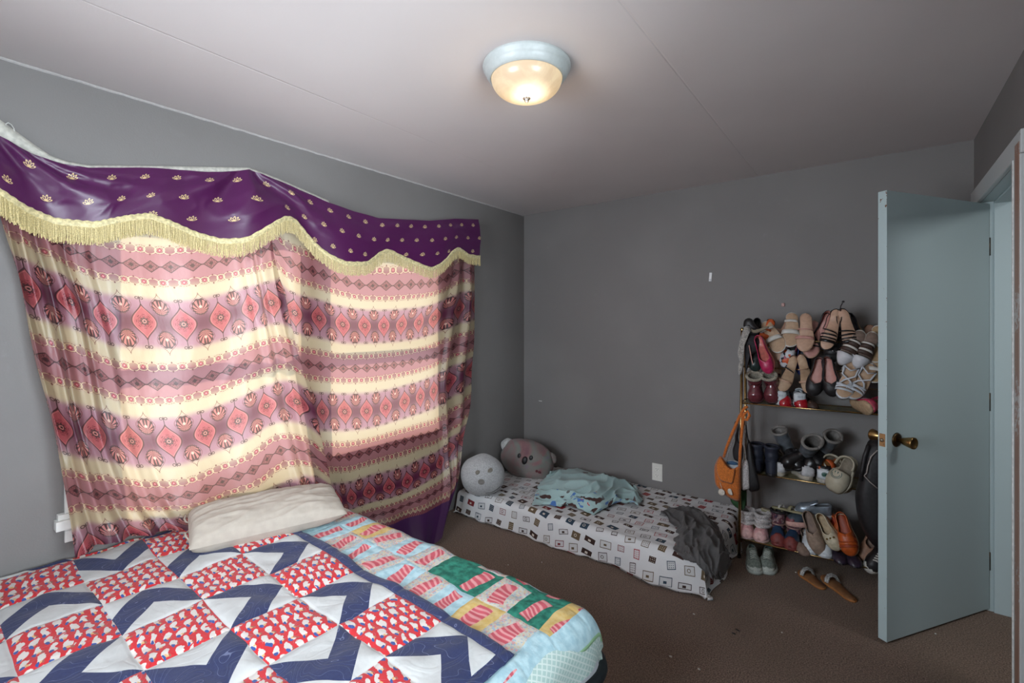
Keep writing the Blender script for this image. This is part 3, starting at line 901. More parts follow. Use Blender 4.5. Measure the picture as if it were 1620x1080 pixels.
def quilt2_mat():
    m, b = newmat('pastel_patchwork')
    U, V_, uvv = uvxy()
    w1, _ = nz(uvv, 5, 2)
    cx_ = (U + 2.32 + (w1 - .5) * .04) / .135; cy_ = (V_ - 1.03 + (w1 - .5) * .03 + U * .05) / .155
    ci = fl(cx_); cj = fl(cy_); p = fr(cx_) - .5; q = fr(cy_) - .5
    rnd = wn(vec(ci, cj, 3.3)); rnd2 = wn(vec(ci, cj, 9.1))
    cn = vor(uvv, 160, 'F1', 'Color'); vd = vor(uvv, 160)
    sep = E.tree.nodes.new('ShaderNodeSeparateColor'); E.tree.links.new(cn, sep.inputs[0])
    conf = ramp(E(sep.outputs[0]), [(0, srgb(120, 160, 190)), (.22, srgb(200, 120, 130)), (.36, srgb(206, 178, 130)), (.5, srgb(190, 190, 180))], True)
    conf = mixc(.40, conf, srgb(192, 188, 176))
    nb, _ = nz(uvv, 40, 4)
    green = mixc(sst(nb, .35, .65), srgb(20, 92, 78), srgb(46, 130, 108))
    lb = mixc(sst(nb, .35, .65), srgb(154, 186, 196), srgb(176, 204, 210))
    yel = mixc(sst(nb, .35, .65), srgb(196, 164, 96), srgb(204, 180, 124))
    blu = mixc(gt(nb, .55), srgb(66, 100, 146), srgb(130, 160, 190))
    def pick(t, a, c): return mixc(gt(rnd, t), a, c)
    base = pick(.22, lb, green); base = pick(.46, base, conf); base = pick(.78, base, yel); base = pick(.90, base, lb)
    base = mixc(gt(rnd, .94) * lt(U, -1.6), base, blu)
    ang = (rnd2 - .5) * .7
    pp_ = p * 1 + q * ang; qq = q - p * ang
    barr = lt(ab(pp_ + (w1 - .5) * .3), .20) * lt(ab(qq + (w1 - .5) * .2), .40) * gt(wn(vec(ci, cj, 6.0)), .12)
    strp = sst(near(V_ * 46 + U * 14 + (w1 - .5) * 6), .12, .3)
    bar = mixc(strp, srgb(216, 150, 150), srgb(192, 84, 96))
    col = mixc(barr, base, bar)
    bnd = mx(gt(V_, 1.500), gt(U, -.712))
    col = mixc(mx(gt(V_, 1.43), gt(U, -.79)), col, lb)
    col = mixc(bnd, col, srgb(150, 190, 146))
    lk(col, b.inputs['Base Color']); b.inputs['Roughness'].default_value = .88
    pf, _ = nz(uvv, 26, 4)
    seam = sst(mn(near(cx_), near(cy_)), 0, .07)
    lk(bumpn(pf * 1.4 + seam * .4, .5, .006), b.inputs['Normal'])
    return m
def q2(a, b_):
    px = BX0 + .0 + a * (-.735 + .035 - BX0); py = .2 + b_ * (1.475 + .055 - .2)
    x, y, z = drape(px, py, .483, BX1 + .012 - .03 * (1 - b_), BY1 + .035, .075)
    z += .006 * nse(px * 9, py * 9) + .004 * nse(px * 25, py * 25, 2)
    wv = .012 * nse(px * 7, 0, 5) * min(1, max(0, (py - 1.3) / .1)); y += wv
    if px > -.84: x += .010 * math.sin(py * 15) * min(1, (px + .84) / .08); 
    return (x, y, z)
qq2 = surf('pastel_quilt', q2, 260, 170, quilt2_mat(), None, lambda a, b_: (BX0 + a * (-.735 + .035 - BX0), .2 + b_ * (1.475 + .055 - .2)), .008)
tag(qq2, 'pastel patchwork quilt with green, mint and pink striped patches along far side of bed', 'quilt')
def q1(a, b_):
    px = BX0 + a * (-.825 - BX0); py = BY0 + b_ * (1.125 - BY0)
    skew = .045 * (1 - a) * 1.6 - .03 if True else 0
    y = py + (py - BY0) / 1.325 * ((1 - a) ** 1.0 * .05 - .035) + .006 * math.sin(px * 9) * b_
    x = px - .02 * (1 - b_) * a
    # round the foot corner
    z = .500 + .010 * nse(px * 5, py * 5, 4) + .006 * nse(px * 14, py * 14, 1)
    # seams sink, patches puff
    fx = abs(((px + 2.29) / .24) % 1 - .5) * 2; fy = abs(((py - .2) / .22) % 1 - .5) * 2
    z += .006 * (1 - max(fx, fy) ** 6) - .003
    e = min(1 - a, 1 - b_)
    if e < .012: z -= .012 * (1 - e / .012) ** 2
    # end of quilt rises a little against the wall
    return (x, y, z)
qq1 = surf('patchwork_quilt', q1, 300, 230, quilt1_mat(), None, lambda a, b_: (BX0 + a * (-.825 - BX0), BY0 + b_ * (1.125 - BY0) - .0), .012)
tag(qq1, 'red, white and navy patchwork quilt with hen print squares and navy border on bed', 'quilt')

# beige pillow at the head of the bed
def pillow(name, L, W, T, mat, seed, wr=.006):
    def fn(sgn):
        def f(a, b_):
            u = a * 2 - 1; v = b_ * 2 - 1
            m = max((1 - abs(u) ** (2.6 if u > 0 else 6)), 0) ** .42 * max((1 - abs(v) ** 2.6), 0) ** .42
            x = u * L / 2 * (1 - .06 * (1 - abs(v)) * 0 - .07 * abs(v) ** 3 * 0 - .05 * v * v * (1 - u * u)); y = v * W / 2 * (1 - .08 * (1 - v * v) * 0 - .06 * u * u * (1 - v * v))
            z = sgn * T / 2 * m
            f_ = fold(u * 1.6 + v * .5 + seed, v * 2.6 - u + seed, seed, 3) - .3
            return (x, y, z + sgn * wr * f_ * min(m * 2, 1) * 1.8)
        return f
    V = []; Fc = []; n = 60; mm = 44
    for sgn in (1, -1):
        k0 = len(V); g = fn(sgn)
        for j in range(mm + 1):
            for i in range(n + 1): V.append(g(i / n, j / mm))
        for j in range(mm):
            for i in range(n):
                k = k0 + j * (n + 1) + i; q = (k, k + 1, k + n + 2, k + n + 1); Fc.append(q if sgn > 0 else q[::-1])
    return V, Fc
MPIL = M(srgb(172, 162, 150), .85, grain=.04, scale=30)
V, Fc = pillow('p', .62, .29, .15, None, 2.2, .007)
pil = thing('pillow', 'long beige pillow slumped against the curtain at the head of the bed', 'pillow', (-2.21, 1.05, .568))
mk('pillow_case', V, Fc, MPIL, pil)
tube('case_seam', [(-.31 + .012 * math.sin(k), -.13 + .26 * k / 12, .006 * math.sin(k * 1.7)) for k in range(13)], .004, MPIL, pil, 6)
pil.rotation_euler = (Matrix.Rotation(math.radians(73), 4, 'Z') @ Matrix.Rotation(math.radians(10), 4, 'X')).to_euler()

# ------------------------------------------------------------------ floor mattress
def icons_mat():
    m, b = newmat('icon_print_cotton')
    U, V_, uvv = uvxy()
    gy = V_ / .074; row = fl(gy)
    gx = U / .098 + near(row * .5) * 1.0 + wn(vec(row, 4.0)) * .5
    ci = fl(gx); r1 = wn(vec(ci, row, 1.0)); r2 = wn(vec(ci, row, 2.0)); r3 = wn(vec(ci, row, 5.0))
    x = (fr(gx) - .5) * .098 + (r2 - .5) * .012; y = (fr(gy) - .5) * .074 + (r3 - .5) * .008
    an = (r2 - .5) * .5
    xr = x * co(an) - y * si(an); yr = x * si(an) + y * co(an)
    hw = .018 + r3 * .018; hh = .014 + r1 * .013
    d = mx(ab(xr) - hw, ab(yr) - hh)
    inside = lt(d, 0.0)
    line = lt(ab(d + .0016), .0018)
    k1 = sq((xr + .004) * (xr + .004) + yr * yr)
    cup = lt(ab(xr + .003), .009) * lt(ab(yr + .003), .006)
    dots = lt(near(xr * 95) * near(xr * 95) + near(yr * 95) * near(yr * 95), .045)
    ringm = lt(ab(k1 - .008), .0016)
    motif = mx(cup * gt(r3, .62), mx(ringm * gt(r3, .35) * lt(r3, .62), dots * lt(r3, .35)))
    colr = ramp(r1, [(0, srgb(52, 30, 24)), (.26, srgb(112, 28, 32)), (.42, srgb(40, 60, 76)), (.58, srgb(96, 80, 58)), (.74, srgb(58, 34, 28)), (.9, srgb(150, 34, 44))], True)
    solid = gt(r2, .52)
    wt = srgb(206, 206, 206)
    fillc = mixc(solid, mixc(.15, wt, colr), colr)
    c = mixc(inside, wt, fillc)
    c = mixc(inside * motif, c, mixc(solid, colr, srgb(200, 190, 176)))
    c = mixc(line, c, colr)
    lk(c, b.inputs['Base Color']); b.inputs['Roughness'].default_value = .88
    n, _ = nz(uvv, 14, 4)
    lk(bumpn(n, .6, .01), b.inputs['Normal'])
    return m
FX0, FX1, FY0, FY1, FT = XL + .05, -.715, 2.625, YB - .012, .172
fm_ = thing('floor_mattress', 'low mattress lying on the carpet in the corner under printed sheet', 'mattress', (FX0, FY0, 0))
box('mattress_body', (.03, .03, .005), (FX1 - FX0 - .03, FY1 - FY0, FT - .012), M(srgb(190, 190, 190), .8), fm_, .04)
def fsheet(a, b_):
    ov = .235
    px = FX0 - .06 + a * (FX1 + .20 - FX0 + .06); py = FY0 - ov + b_ * (FY1 - FY0 + ov)
    r = .045
    ex, dx = dropf(px - (FX1 - r), r); x = FX1 - r + ex
    ey, dy = dropf((FY0 + r) - py, r); y = FY0 + r - ey
    ez, dz = dropf((FX0 + r) - px, r)
    if px < FX0 + r: x = FX0 + r - ez
    z = FT - (dx ** 4 + dy ** 4 + dz ** 4) ** .25
    z += .006 * (fold(px * 2.3 + py, py * 3.5 - px, 2) - .3) + .003 * nse(px * 16, py * 16)
    dn = min(max(dy / .17, 0), 1); dn2 = min(max(dx / .17, 0), 1)
    wv = math.sin(px * 10.5) * .5 + nse(px * 4.5, 2.2) + .5 * nse(px * 13, 7)
    y -= dn * (.012 + .016 * wv) + dn ** 2 * .02
    if px > -1.15: y -= dn ** 1.5 * .035 * math.sin(min(1, (px + 1.15) / .4) * PI)
    x += dn2 * (.014 + .016 * math.sin(py * 16) + .02 * nse(py * 7, 3))
    floor_ = .008 + .010 * max(0, nse(px * 6, 9))
    if z < floor_:
        ex_ = floor_ - z; z = floor_ + .004 * math.sin(px * 40)
        ex_ = min(ex_, .04); y -= .4 * ex_ if dy > dx else 0; x += .4 * ex_ if dx > dy else 0
    hem = .03 * (.5 + .5 * math.sin(px * 5.2 + 1)) if b_ < .02 else 0
    return (min(x, 5), min(y, YB - .004), z + hem * .3)
fs = surf('printed_sheet', fsheet, 260, 150, icons_mat(), None, lambda a, b_: (a * 2.05, b_ * 1.16))
tag(fs, 'white bed sheet printed with small dark red and brown pictures over floor mattress', 'sheet')

def cloth(name, rows, hts, n_u, n_v, mat, amp, fx, fy, seed, thick=.004, edge=.02, offX=None):
    """loose cloth from rows of image points lying at heights hts"""
    G = np.zeros((len(rows), len(rows[0]), 3))
    for j, r in enumerate(rows):
        for i, (a, b_) in enumerate(r): G[j, i] = on_z(a, b_, hts[j][i] if isinstance(hts[j], (list, tuple)) else hts[j])
    us = np.arange(len(rows[0])); vs = np.arange(len(rows))
    def dsp(u, v, q):
        u = float(u); v = float(v); e = min(u / (len(us) - 1), 1 - u / (len(us) - 1), v / (len(vs) - 1), 1 - v / (len(vs) - 1))
        m = min(1, e / .12)
        h = amp * (fold(u * fx + v * .4, v * fy - u * .3, seed, 2) - .12) * (.35 + .65 * m)
        return (edge * nse(u * 3, v * 3, seed) * (1 - m), edge * nse(u * 3, v * 3, seed + 5) * (1 - m), h)
    Vt, Fc, U = sample(G, us, vs, n_u, n_v, dsp)
    o = mk(name, Vt, Fc, mat, None, True, [(a * .2, b_ * .2) for a, b_ in U]); mod(o, 'SOLIDIFY', thickness=thick, offset=1)
    return o
def mint_mat():
    m, b = newmat('mint_fleece')
    U, V_, uvv = uvxy()
    n, _ = nz(uvv, 6, 3); n2, _ = nz(uvv, 9.5, 2)
    n3, _ = nz(uvv, 14, 2)
    base = mixc(n, srgb(140, 168, 168), srgb(166, 192, 190))
    front = sst(V_, .42, .55)
    base = mixc(gt(n2, .60) * front, base, srgb(64, 38, 34))
    base = mixc(lt(n2, .385) * front, base, srgb(70, 110, 170))
    base = mixc(gt(n3, .69) * front, base, srgb(176, 40, 50))
    base = mixc(gt(n2, .57) * lt(V_, .10), base, srgb(66, 40, 36))
    base = mixc(gt(n2, .56) * gt(U, .92), base, srgb(86, 70, 64))
    lk(base, b.inputs['Base Color']); b.inputs['Roughness'].default_value = .9; b.inputs['Sheen Weight'].default_value = .2
    lk(bumpn(nz(uvv, 60, 3)[0], .3, .004), b.inputs['Normal'])
    return m
MB_ = mint_mat()
o = cloth('throw_blanket',
          [P('870,748 900,742 935,748 965,754 990,764 1012,776'), P('858,760 895,756 930,760 965,764 992,774 1016,790'),
           P('850,774 890,776 925,778 960,780 985,788 1010,800'), P('846,784 885,792 915,794 950,798 975,796 1000,796'),
           P('842,798 880,801 905,802 935,812 950,806 975,794')],
          [[.24, .22, .22, .21, .19, .185], [.20, .25, .27, .25, .21, .185], [.19, .25, .27, .25, .2, .185], [.19, .21, .22, .22, .20, .185], [.182, .184, .184, .184, .183, .185]],
          130, 110, MB_, .065, .62, .55, 3.1)
tag(o, 'crumpled mint fleece blanket with bright printed corners on the floor mattress', 'blanket')
o = cloth('grey_garment',
          [P('1044,812 1060,803 1082,800 1105,808 1125,822'), P('1062,826 1085,822 1105,822 1125,830 1140,842'),
           P('1075,846 1095,838 1115,838 1135,848 1148,862'), P('1066,858 1090,858 1115,862 1138,872 1155,880'),
           P('1070,876 1095,884 1118,892 1140,900 1158,888'), P('1090,888 1108,900 1128,916 1142,920 1150,900')],
          [.182, [.184, .20, .21, .20, .19], [.185, .22, .23, .21, .19], [.184, .21, .22, .20, .15], [.183, .20, .19, .15, .10], [.185, .17, .12, .07, .07]],
          90, 100, M(srgb(82, 80, 80), .9, sheen=.05, scale=25), .055, .9, .7, 8.4)
tag(o, 'crumpled dark grey garment draped over the foot corner of the floor mattress', 'clothing')

# ------------------------------------------------------------------ plush cushions
def blob(name, c, r, mat, parent, seed=0, amp=.04, n=40, flat=None, pw=2.0):
    V = []; Fc = []
    m_ = n // 2
    for j in range(m_ + 1):
        ph = PI * j / m_ - PI / 2
        for i in range(n):
            th = 2 * PI * i / n
            d = Vector((math.cos(ph) * math.cos(th), math.cos(ph) * math.sin(th), math.sin(ph)))
            if pw != 2.0:
                s_ = (abs(d.x) ** pw + abs(d.y) ** pw + abs(d.z) ** pw) ** (-1 / pw); d = d * s_
            k = 1 + amp * nse(d.x * 1.7 + seed, d.y * 1.7, d.z * 1.7)
            q = Vector((d.x * r[0], d.y * r[1], d.z * r[2])) * k
            if flat is not None and q.z < flat: q.z = flat + (q.z - flat) * .15
            V.append(q)
    for j in range(m_):
        for i in range(n):
            Fc.append((j * n + i, j * n + (i + 1) % n, (j + 1) * n + (i + 1) % n, (j + 1) * n + i))
    o = mk(name, V, Fc, mat, parent); o.location = c; return o
def tiedye():
    m, b = newmat('tie_dye_plush')
    x, y, z, o = objc()
    n1, c1 = nz(o, 5, 3, .5, 1.5); n2, _ = nz(o, 200, 2); n3, _ = nz(o, 3.1, 2, .5, 1)
    c = ramp(n1, [(.3, srgb(118, 84, 90)), (.42, srgb(132, 98, 98)), (.5, srgb(118, 112, 108)), (.58, srgb(112, 120, 112)), (.68, srgb(118, 104, 126))])
    lk(mixc(sst(n3, .4, .62) * .6, c, srgb(126, 116, 112)), b.inputs['Base Color'])
    b.inputs['Roughness'].default_value = .95; b.inputs['Sheen Weight'].default_value = .15
    lk(bumpn(n2, .4, .004), b.inputs['Normal']); return m
p = on_Y(831, 729, 3.20)
kp = thing('plush_cushion', 'tie-dye koala face plush cushion leaning in the corner on the floor mattress', 'cushion', (p.x, 3.22, p.z + .01), (math.radians(-8), math.radians(16), math.radians(14)))
MT = tiedye(); BLK = M(srgb(20, 18, 20), .5); WHF = M(srgb(178, 178, 176), .95, sheen=.15)
bd0 = blob('head', (0, 0, 0), (.235, .12, .158), MT, kp, 3, .10, 48, None, 2.3)
blob('ear', (-.185, .0, .045), (.070, .045, .062), WHF, kp, 5, .1)
blob('ear', (.175, .03, .075), (.060, .040, .050), MT, kp, 7, .1)
blob('eye', (-.036, -.112, .030), (.017, .008, .022), BLK, kp)
blob('eye', (.062, -.110, .052), (.016, .008, .020), BLK, kp)
blob('nose', (.020, -.118, .015), (.023, .014, .033), BLK, kp)
MBW = M(srgb(84, 28, 38), .8)
bw = blob('bow', (.135, -.095, -.030), (.013, .010, .014), MBW, kp)
blob('bow_wing', (-.022, .002, .003), (.018, .007, .008), MBW, bw); blob('bow_wing', (.022, .004, -.002), (.018, .007, .010), MBW, bw)
p = on_z(770, 786, .20)
wp_ = thing('plush_cushion', 'round off-white plush cushion with sewn eye patches on the floor mattress corner', 'cushion', (p.x - .11, p.y + .08, .318), (math.radians(10), 0, math.radians(38)))
MWP = M(srgb(158, 158, 158), .95, sheen=.2, scale=120)
blob('body', (0, 0, 0), (.165, .135, .152), MWP, wp_, 1, .05, 48, -.135)
MPA = M(srgb(122, 116, 106), .9)
def patch(nm, c, r, rot, mt):
    o = blob(nm, c, r, mt, wp_); o.rotation_euler = rot; return o
patch('eye_patch', (-.028, -.118, .080), (.015, .006, .018), (0, .5, 0), MPA)
patch('eye_patch', (.062, -.100, .084), (.020, .006, .020), (0, 0, .5), MPA)
patch('nose_patch', (.0, -.134, .015), (.025, .007, .022), (0, .3, 0), M(srgb(112, 108, 104), .9))
tube('mouth_seam', [(.03, -.142, -.068), (.07, -.128, -.072), (.11, -.100, -.064), (.135, -.070, -.055)], .002, M(srgb(80, 80, 82), .9), wp_, 6)

# ------------------------------------------------------------------ shoe rack
R0 = Vector((-.658, 3.160, 0)); E1 = Vector((math.cos(math.radians(4.2)), math.sin(math.radians(4.2)), 0)); E2 = Vector((-E1.y, E1.x, 0))
RA = math.radians(4.2); RW, RD = .84, .29
SZ = (.112, .518, .938, 1.335)
def LB(z): return .10 * max(z, 0)                       # the front posts lean back
GOLD = M(srgb(178, 150, 104), .25, 1.0, grain=.06)
def shelf_mat():
    m, b = newmat('marbled_shelf')
    x, y, z, o = objc()
    n, _ = nz(o, 16, 5, .6, 1.4)
    lk(ramp(n, [(.3, srgb(66, 64, 46)), (.48, srgb(120, 114, 84)), (.62, srgb(150, 144, 110)), (.75, srgb(84, 80, 58))]), b.inputs['Base Color'])
    b.inputs['Roughness'].default_value = .35; return m
rack = thing('shoe_rack', 'tall brass framed shoe rack with marbled shelves standing against the grey back wall', 'shoe rack', tuple(R0), (0, 0, RA))
MSH = shelf_mat()
for x in (0, RW):
    for y in (0, RD):
        yt = y + LB(1.40) if y == 0 else y
        ps = tube('post', [(x, y, .012), (x, yt, 1.40)], .0085, GOLD, rack, 12)
        lathe('foot', [(.0001, 0), (.011, 0), (.011, .014), (.009, .018)], M(srgb(30, 26, 24), .6), ps, 12, (x, y, 0))
        lathe('post_cap', [(.0001, .012), (.008, .010), (.011, 0), (.010, -.006)], GOLD, ps, 12, (x, yt, 1.402))
for z in SZ:
    box('shelf', (.010, LB(z) + .006, z - .006), (RW - .010, RD - .006, z), MSH, rack, .001)
    for y in (LB(z), RD): tube('rail', [(0, y, z), (RW, y, z)], .0045, GOLD, rack)
    for x in (0, RW): tube('rail', [(x, LB(z), z), (x, RD, z)], .0045, GOLD, rack)
for z, y in ((1.165, LB(1.165) + .01), (1.275, RD - .02)):
    tube('rail', [(0, y, z), (RW, y, z)], .004, GOLD, rack)
for x in (0, RW):
    for z in (1.165, 1.275): tube('rail', [(x, LB(z), z), (x, RD, z)], .004, GOLD, rack)

def on_R(x, y, back=0.0):
    """point of the rack's front plane (moved back) seen at an image position"""
    u = uv(x); d3 = Vector((-SN + CS * u, CS + SN * u, -(y - 508) / F))
    k = (R0 + E2 * back).dot(E2) / d3.dot(E2)
    return Vector((0, 0, CH)) + d3 * k

# ------------------------------------------------------------------ shoe builder
FP = [(0, 0), (.015, .34), (.05, .60), (.11, .80), (.2, .95), (.3, 1.0), (.42, .93), (.55, .76), (.68, .67), (.8, .68), (.89, .66), (.95, .52), (.985, .30), (1, 0)]
def fw(s, pointy=0.0, blocky=0.0):
    w_ = float(np.interp(s, [p[0] for p in FP], [p[1] for p in FP]))
    if pointy and s < .3: w_ *= 1 - pointy * (1 - s / .3) * .5
    return w_
SS = [0, .004, .015, .035, .065, .11, .16, .22, .3, .38, .46, .54, .62, .70, .78, .84, .89, .93, .96, .98, .994, 1]
def rise(s, lift): 
    t = min(max((s - .30) / .48, 0), 1); return lift * t * t * (3 - 2 * t)
def footloft(name, root, L, W, z0f, z1f, mat, inset=1.0, pointy=0, bulge=1.0, side=1):
    """solid between heights z0f(s) and z1f(s) inside the footprint"""
    V = []; Fc = []
    for s in SS:
        y = -L / 2 + (s - .5) * 2 * 0 + s * L; y = -L / 2 * inset + s * L * inset
        w_ = fw(s, pointy) * W / 2 * inset; c = .006 * side * math.sin(s * PI) * 1.2
        a, b_ = z0f(s), z1f(s); m_ = (a + b_) / 2
        V += [(c - w_ * .94, y, a), (c - w_ * bulge, y, m_), (c - w_ * .97, y, b_), (c, y, b_), (c + w_ * .97, y, b_), (c + w_ * bulge, y, m_), (c + w_ * .94, y, a), (c, y, a)]
    n = len(SS)
    for i in range(n - 1):
        for k in range(8): Fc.append((i * 8 + k, i * 8 + (k + 1) % 8, (i + 1) * 8 + (k + 1) % 8, (i + 1) * 8 + k))
    return fixn(mk(name, V, Fc, mat, root))
def band(name, root, L, W, s0, h, wd, mat, lift=0, base=0.0, tilt=0.0, thick=.002, over=1.03, cross=0.0):
    """strap across the foot at fraction s0, arching h high, wd wide"""
    def f(a, b_):
        th = PI * a; s = s0 + (b_ - .5) * wd / L + cross * (a - .5)
        w_ = max(fw(s), .4) * W / 2 * over
        return (w_ * math.cos(th) * (1 if True else 0), -L / 2 + s * L + tilt * math.sin(th), rise(s, lift) + base + h * math.sin(th) ** .8)
    return surf(name, f, 16, 2, mat, root, None, thick)
def heelblock(root, L, W, lift, mat, kind='block', base=0.0):
    if kind == 'stiletto': r0, r1, s0 = .022, .006, .94
    elif kind == 'block': r0, r1, s0 = .026, .022, .90
    else: return
    V = []; Fc = []; n = 14
    yb = -L / 2 + s0 * L; top_ = lift + base - .002
    for z, r in ((top_, r0), (top_ * .8, r0 * .8 + r1 * .2), (top_ * .45, (r0 + 2 * r1) / 3), (0, r1)):
        for k in range(n):
            t = 2 * PI * k / n; V.append((r * math.cos(t), yb + .9 * r * math.sin(t) - (.004 if z == 0 else 0), z))
    for i in range(3):
        for k in range(n): Fc.append((i * n + k, i * n + (k + 1) % n, (i + 1) * n + (k + 1) % n, (i + 1) * n + k))
    Fc.append(tuple(range(3 * n, 4 * n)))
    fixn(mk('heel', V, Fc, mat, root))
def upper(name, root, L, W, z0, toe_h, side_h, heel_h, open_s, mat, lining, lift=0, pointy=0, th=.0035, open_end=1.0, rim_in=.16):
    """closed shoe upper with a foot opening from fraction open_s to the heel; inner side is lining"""
    V = []; Fc = []; S = SS; nt = 8
    for sd in (-1, 1):
        k0 = len(V)
        for s in S:
            w_ = fw(s, pointy) * W / 2
            o = min(max((s - open_s + .05) / .10, 0), 1); o = o * o * (3 - 2 * o)
            Hc = toe_h * (min(s / .16, 1)) ** .55
            Hs = side_h + (heel_h - side_h) * min(max((s - .6) / .35, 0), 1)
            Hc2 = Hc + max(0, s - .2) * .06
            for j in range(nt + 1):
                t = j / nt; ph = t * PI / 2
                xc = w_ * math.cos(ph) ** .8; zc = Hc2 * math.sin(ph) ** .9
                xo = w_ * (1 + .06 * math.sin(PI * t) - rim_in * t * t); zo = Hs * t
                x = xc * (1 - o) + xo * o; z = zc * (1 - o) + zo * o
                V.append((sd * x, -L / 2 + s * L, z0 + rise(s, lift) + z))
        m = len(S)
        for i in range(m - 1):
            for j in range(nt):
                q = (k0 + i * (nt + 1) + j, k0 + i * (nt + 1) + j + 1, k0 + (i + 1) * (nt + 1) + j + 1, k0 + (i + 1) * (nt + 1) + j)
                Fc.append(q[::-1] if sd > 0 else q)
    o = mk(name, V, Fc, mat, root, mats=[mat, lining])
    bm = bmesh.new(); bm.from_mesh(o.data); bmesh.ops.remove_doubles(bm, verts=bm.verts, dist=1e-4); bm.to_mesh(o.data); bm.free()
    mod(o, 'SOLIDIFY', thickness=th, offset=-1, material_offset=1)
    return o
def shaft(name, root, cy, rx, ry, z0, z1, mat, lining, flare=1.0, lean=0.0, th=.006, cuff=None, slouch=.0):
    V = []; Fc = []; n = 28; m = 12
    for i in range(m + 1):
        t = i / m; k_ = (1 + (flare - 1) * t) * (1 + slouch * math.sin(t * 15))
        for k in range(n):
            a = 2 * PI * k / n; V.append((rx * k_ * math.cos(a), cy + lean * t + ry * k_ * math.sin(a), z0 + (z1 - z0) * t))
    for i in range(m):
        for k in range(n): Fc.append((i * n + k, i * n + (k + 1) % n, (i + 1) * n + (k + 1) % n, (i + 1) * n + k))
    o = mk(name, V, Fc, mat, root, mats=[mat, lining]); mod(o, 'SOLIDIFY', thickness=th, offset=-1, material_offset=1)
    if cuff:
        k_ = flare; r_ = .009
        pth = [(rx * k_ * math.cos(2 * PI * k / 24) * .97, cy + lean + ry * k_ * math.sin(2 * PI * k / 24) * .97, z1) for k in range(25)]
        tube('cuff', pth, r_, cuff, root, 8)
    return o
def laces(root, L, z0, s0, s1, n, wdt, mat, hf):
    parts = []
    for i in range(n):
        s = s0 + (s1 - s0) * i / (n - 1); y = -L / 2 + s * L; z = z0 + hf(s)
        parts.append(tubev([(-wdt, y - .003, z - .004), (-wdt * .4, y, z + .003), (wdt * .4, y + .002, z + .003), (wdt, y + .004, z - .004)], .0018, 5))
        if i < n - 1:
            y2 = y + (s1 - s0) / (n - 1) * L
            parts.append(tubev([(-wdt, y, z - .002), (0, (y + y2) / 2, z + .006), (wdt, y2, z - .001)], .0016, 5))
    v, f = join(parts); fixn(mk('laces', v, f, mat, root))

def sandal(lab, L=.235, W=.082, c_sole=None, c_in=None, straps=(), lift=0.0, plat=.008, heel=None, c_heel=None, extra=None, cat='sandal', name='sandal', pointy=0, group=None):
    r = thing(name, lab, cat, group=group)
    footloft('sole', r, L, W, lambda s: rise(s, lift) if heel != 'wedge' else 0.0, lambda s: rise(s, lift) + plat, c_sole, pointy=pointy)
    footloft('insole', r, L, W, lambda s: rise(s, lift) + plat, lambda s: rise(s, lift) + plat + .002, c_in, .95, pointy)
    if heel in ('block', 'stiletto'): heelblock(r, L, W, lift, c_heel or c_sole, heel)
    for st in straps:
        s0, h, wd, mt = st[:4]
        k = dict(st[4]) if len(st) > 4 else {}
        band('strap', r, L, W, s0, h, wd, mt, lift, plat, **k)
    if extra: extra(r, L, W)
    return r
def flat(lab, L=.235, W=.078, c_up=None, c_in=None, c_sole=None, lift=0, open_s=.30, side=.030, heelh=.045, toe=.032, heel=None, pointy=0, name='ballet_flat', cat='shoe', extra=None, lining=None, z0=.006, group=None):
    r = thing(name, lab, cat, group=group)
    footloft('sole', r, L, W, lambda s: rise(s, lift), lambda s: rise(s, lift) + z0, c_sole, pointy=pointy)
    footloft('insole', r, L, W, lambda s: rise(s, lift) + z0, lambda s: rise(s, lift) + z0 + .003, c_in, .93, pointy)
    upper('upper', r, L, W, z0, toe, side, heelh, open_s, c_up, lining or c_in, lift, pointy)
    if heel: heelblock(r, L, W, lift, c_sole, heel)
    if extra: extra(r, L, W)
    return r
def sneaker(lab, L=.25, W=.092, c_up=None, c_sole=None, c_in=None, c_lace=None, c_toe=None, c_heel=None, soleh=.028, extra=None, name='sneaker', open_s=.50, group=None):
    r = thing(name, lab, 'shoe', group=group)
    footloft('sole', r, L, W * 1.04, lambda s: .004 * (1 - min(s / .1, 1)), lambda s: soleh, c_sole, 1.01, bulge=1.03)
    footloft('insole', r, L, W, lambda s: soleh, lambda s: soleh + .004, c_in, .88)
    upper('upper', r, L, W, soleh - .004, .045, .048, .062, open_s, c_up, c_in, 0, th=.006, rim_in=.34)
    if c_toe:
        def tf(a, b_):
            th = PI * (.04 + .92 * a); s = .004 + b_ * .17; w_ = fw(s) * W / 2 * 1.02; h = .040 * min(s / .16, 1) ** .55
            return (w_ * math.cos(th), -L / 2 + s * L - .001, soleh - .004 + h * math.sin(th))
        surf('toe_cap', tf, 14, 6, c_toe, r, None, .002)
    if c_heel:
        def hf_(a, b_):
            th = PI * a; s = .86 + .14 * math.sin(th)
            w_ = fw(min(s, .995)) * W / 2 * 1.02
            return ((.032 * math.cos(th)) * W / .09, -L / 2 + L * (.90 + .105 * math.sin(th) ** .6), soleh + b_ * .052)
        surf('heel_tab', hf_, 12, 3, c_heel, r, None, .003)
    hfn = lambda s: .040 + max(0, s - .2) * .075
    def tg(a, b_):
        s = .28 + b_ * .34; x = (a - .5) * .040
        return (x, -L / 2 + s * L, soleh + .038 + b_ * .034 - (a - .5) ** 2 * .03)
    surf('tongue', tg, 6, 6, c_up, r, None, .004)
    if c_lace: laces(r, L, soleh, .26, .50, 5, .020, c_lace, hfn)
    if extra: extra(r, L, W)
    return r
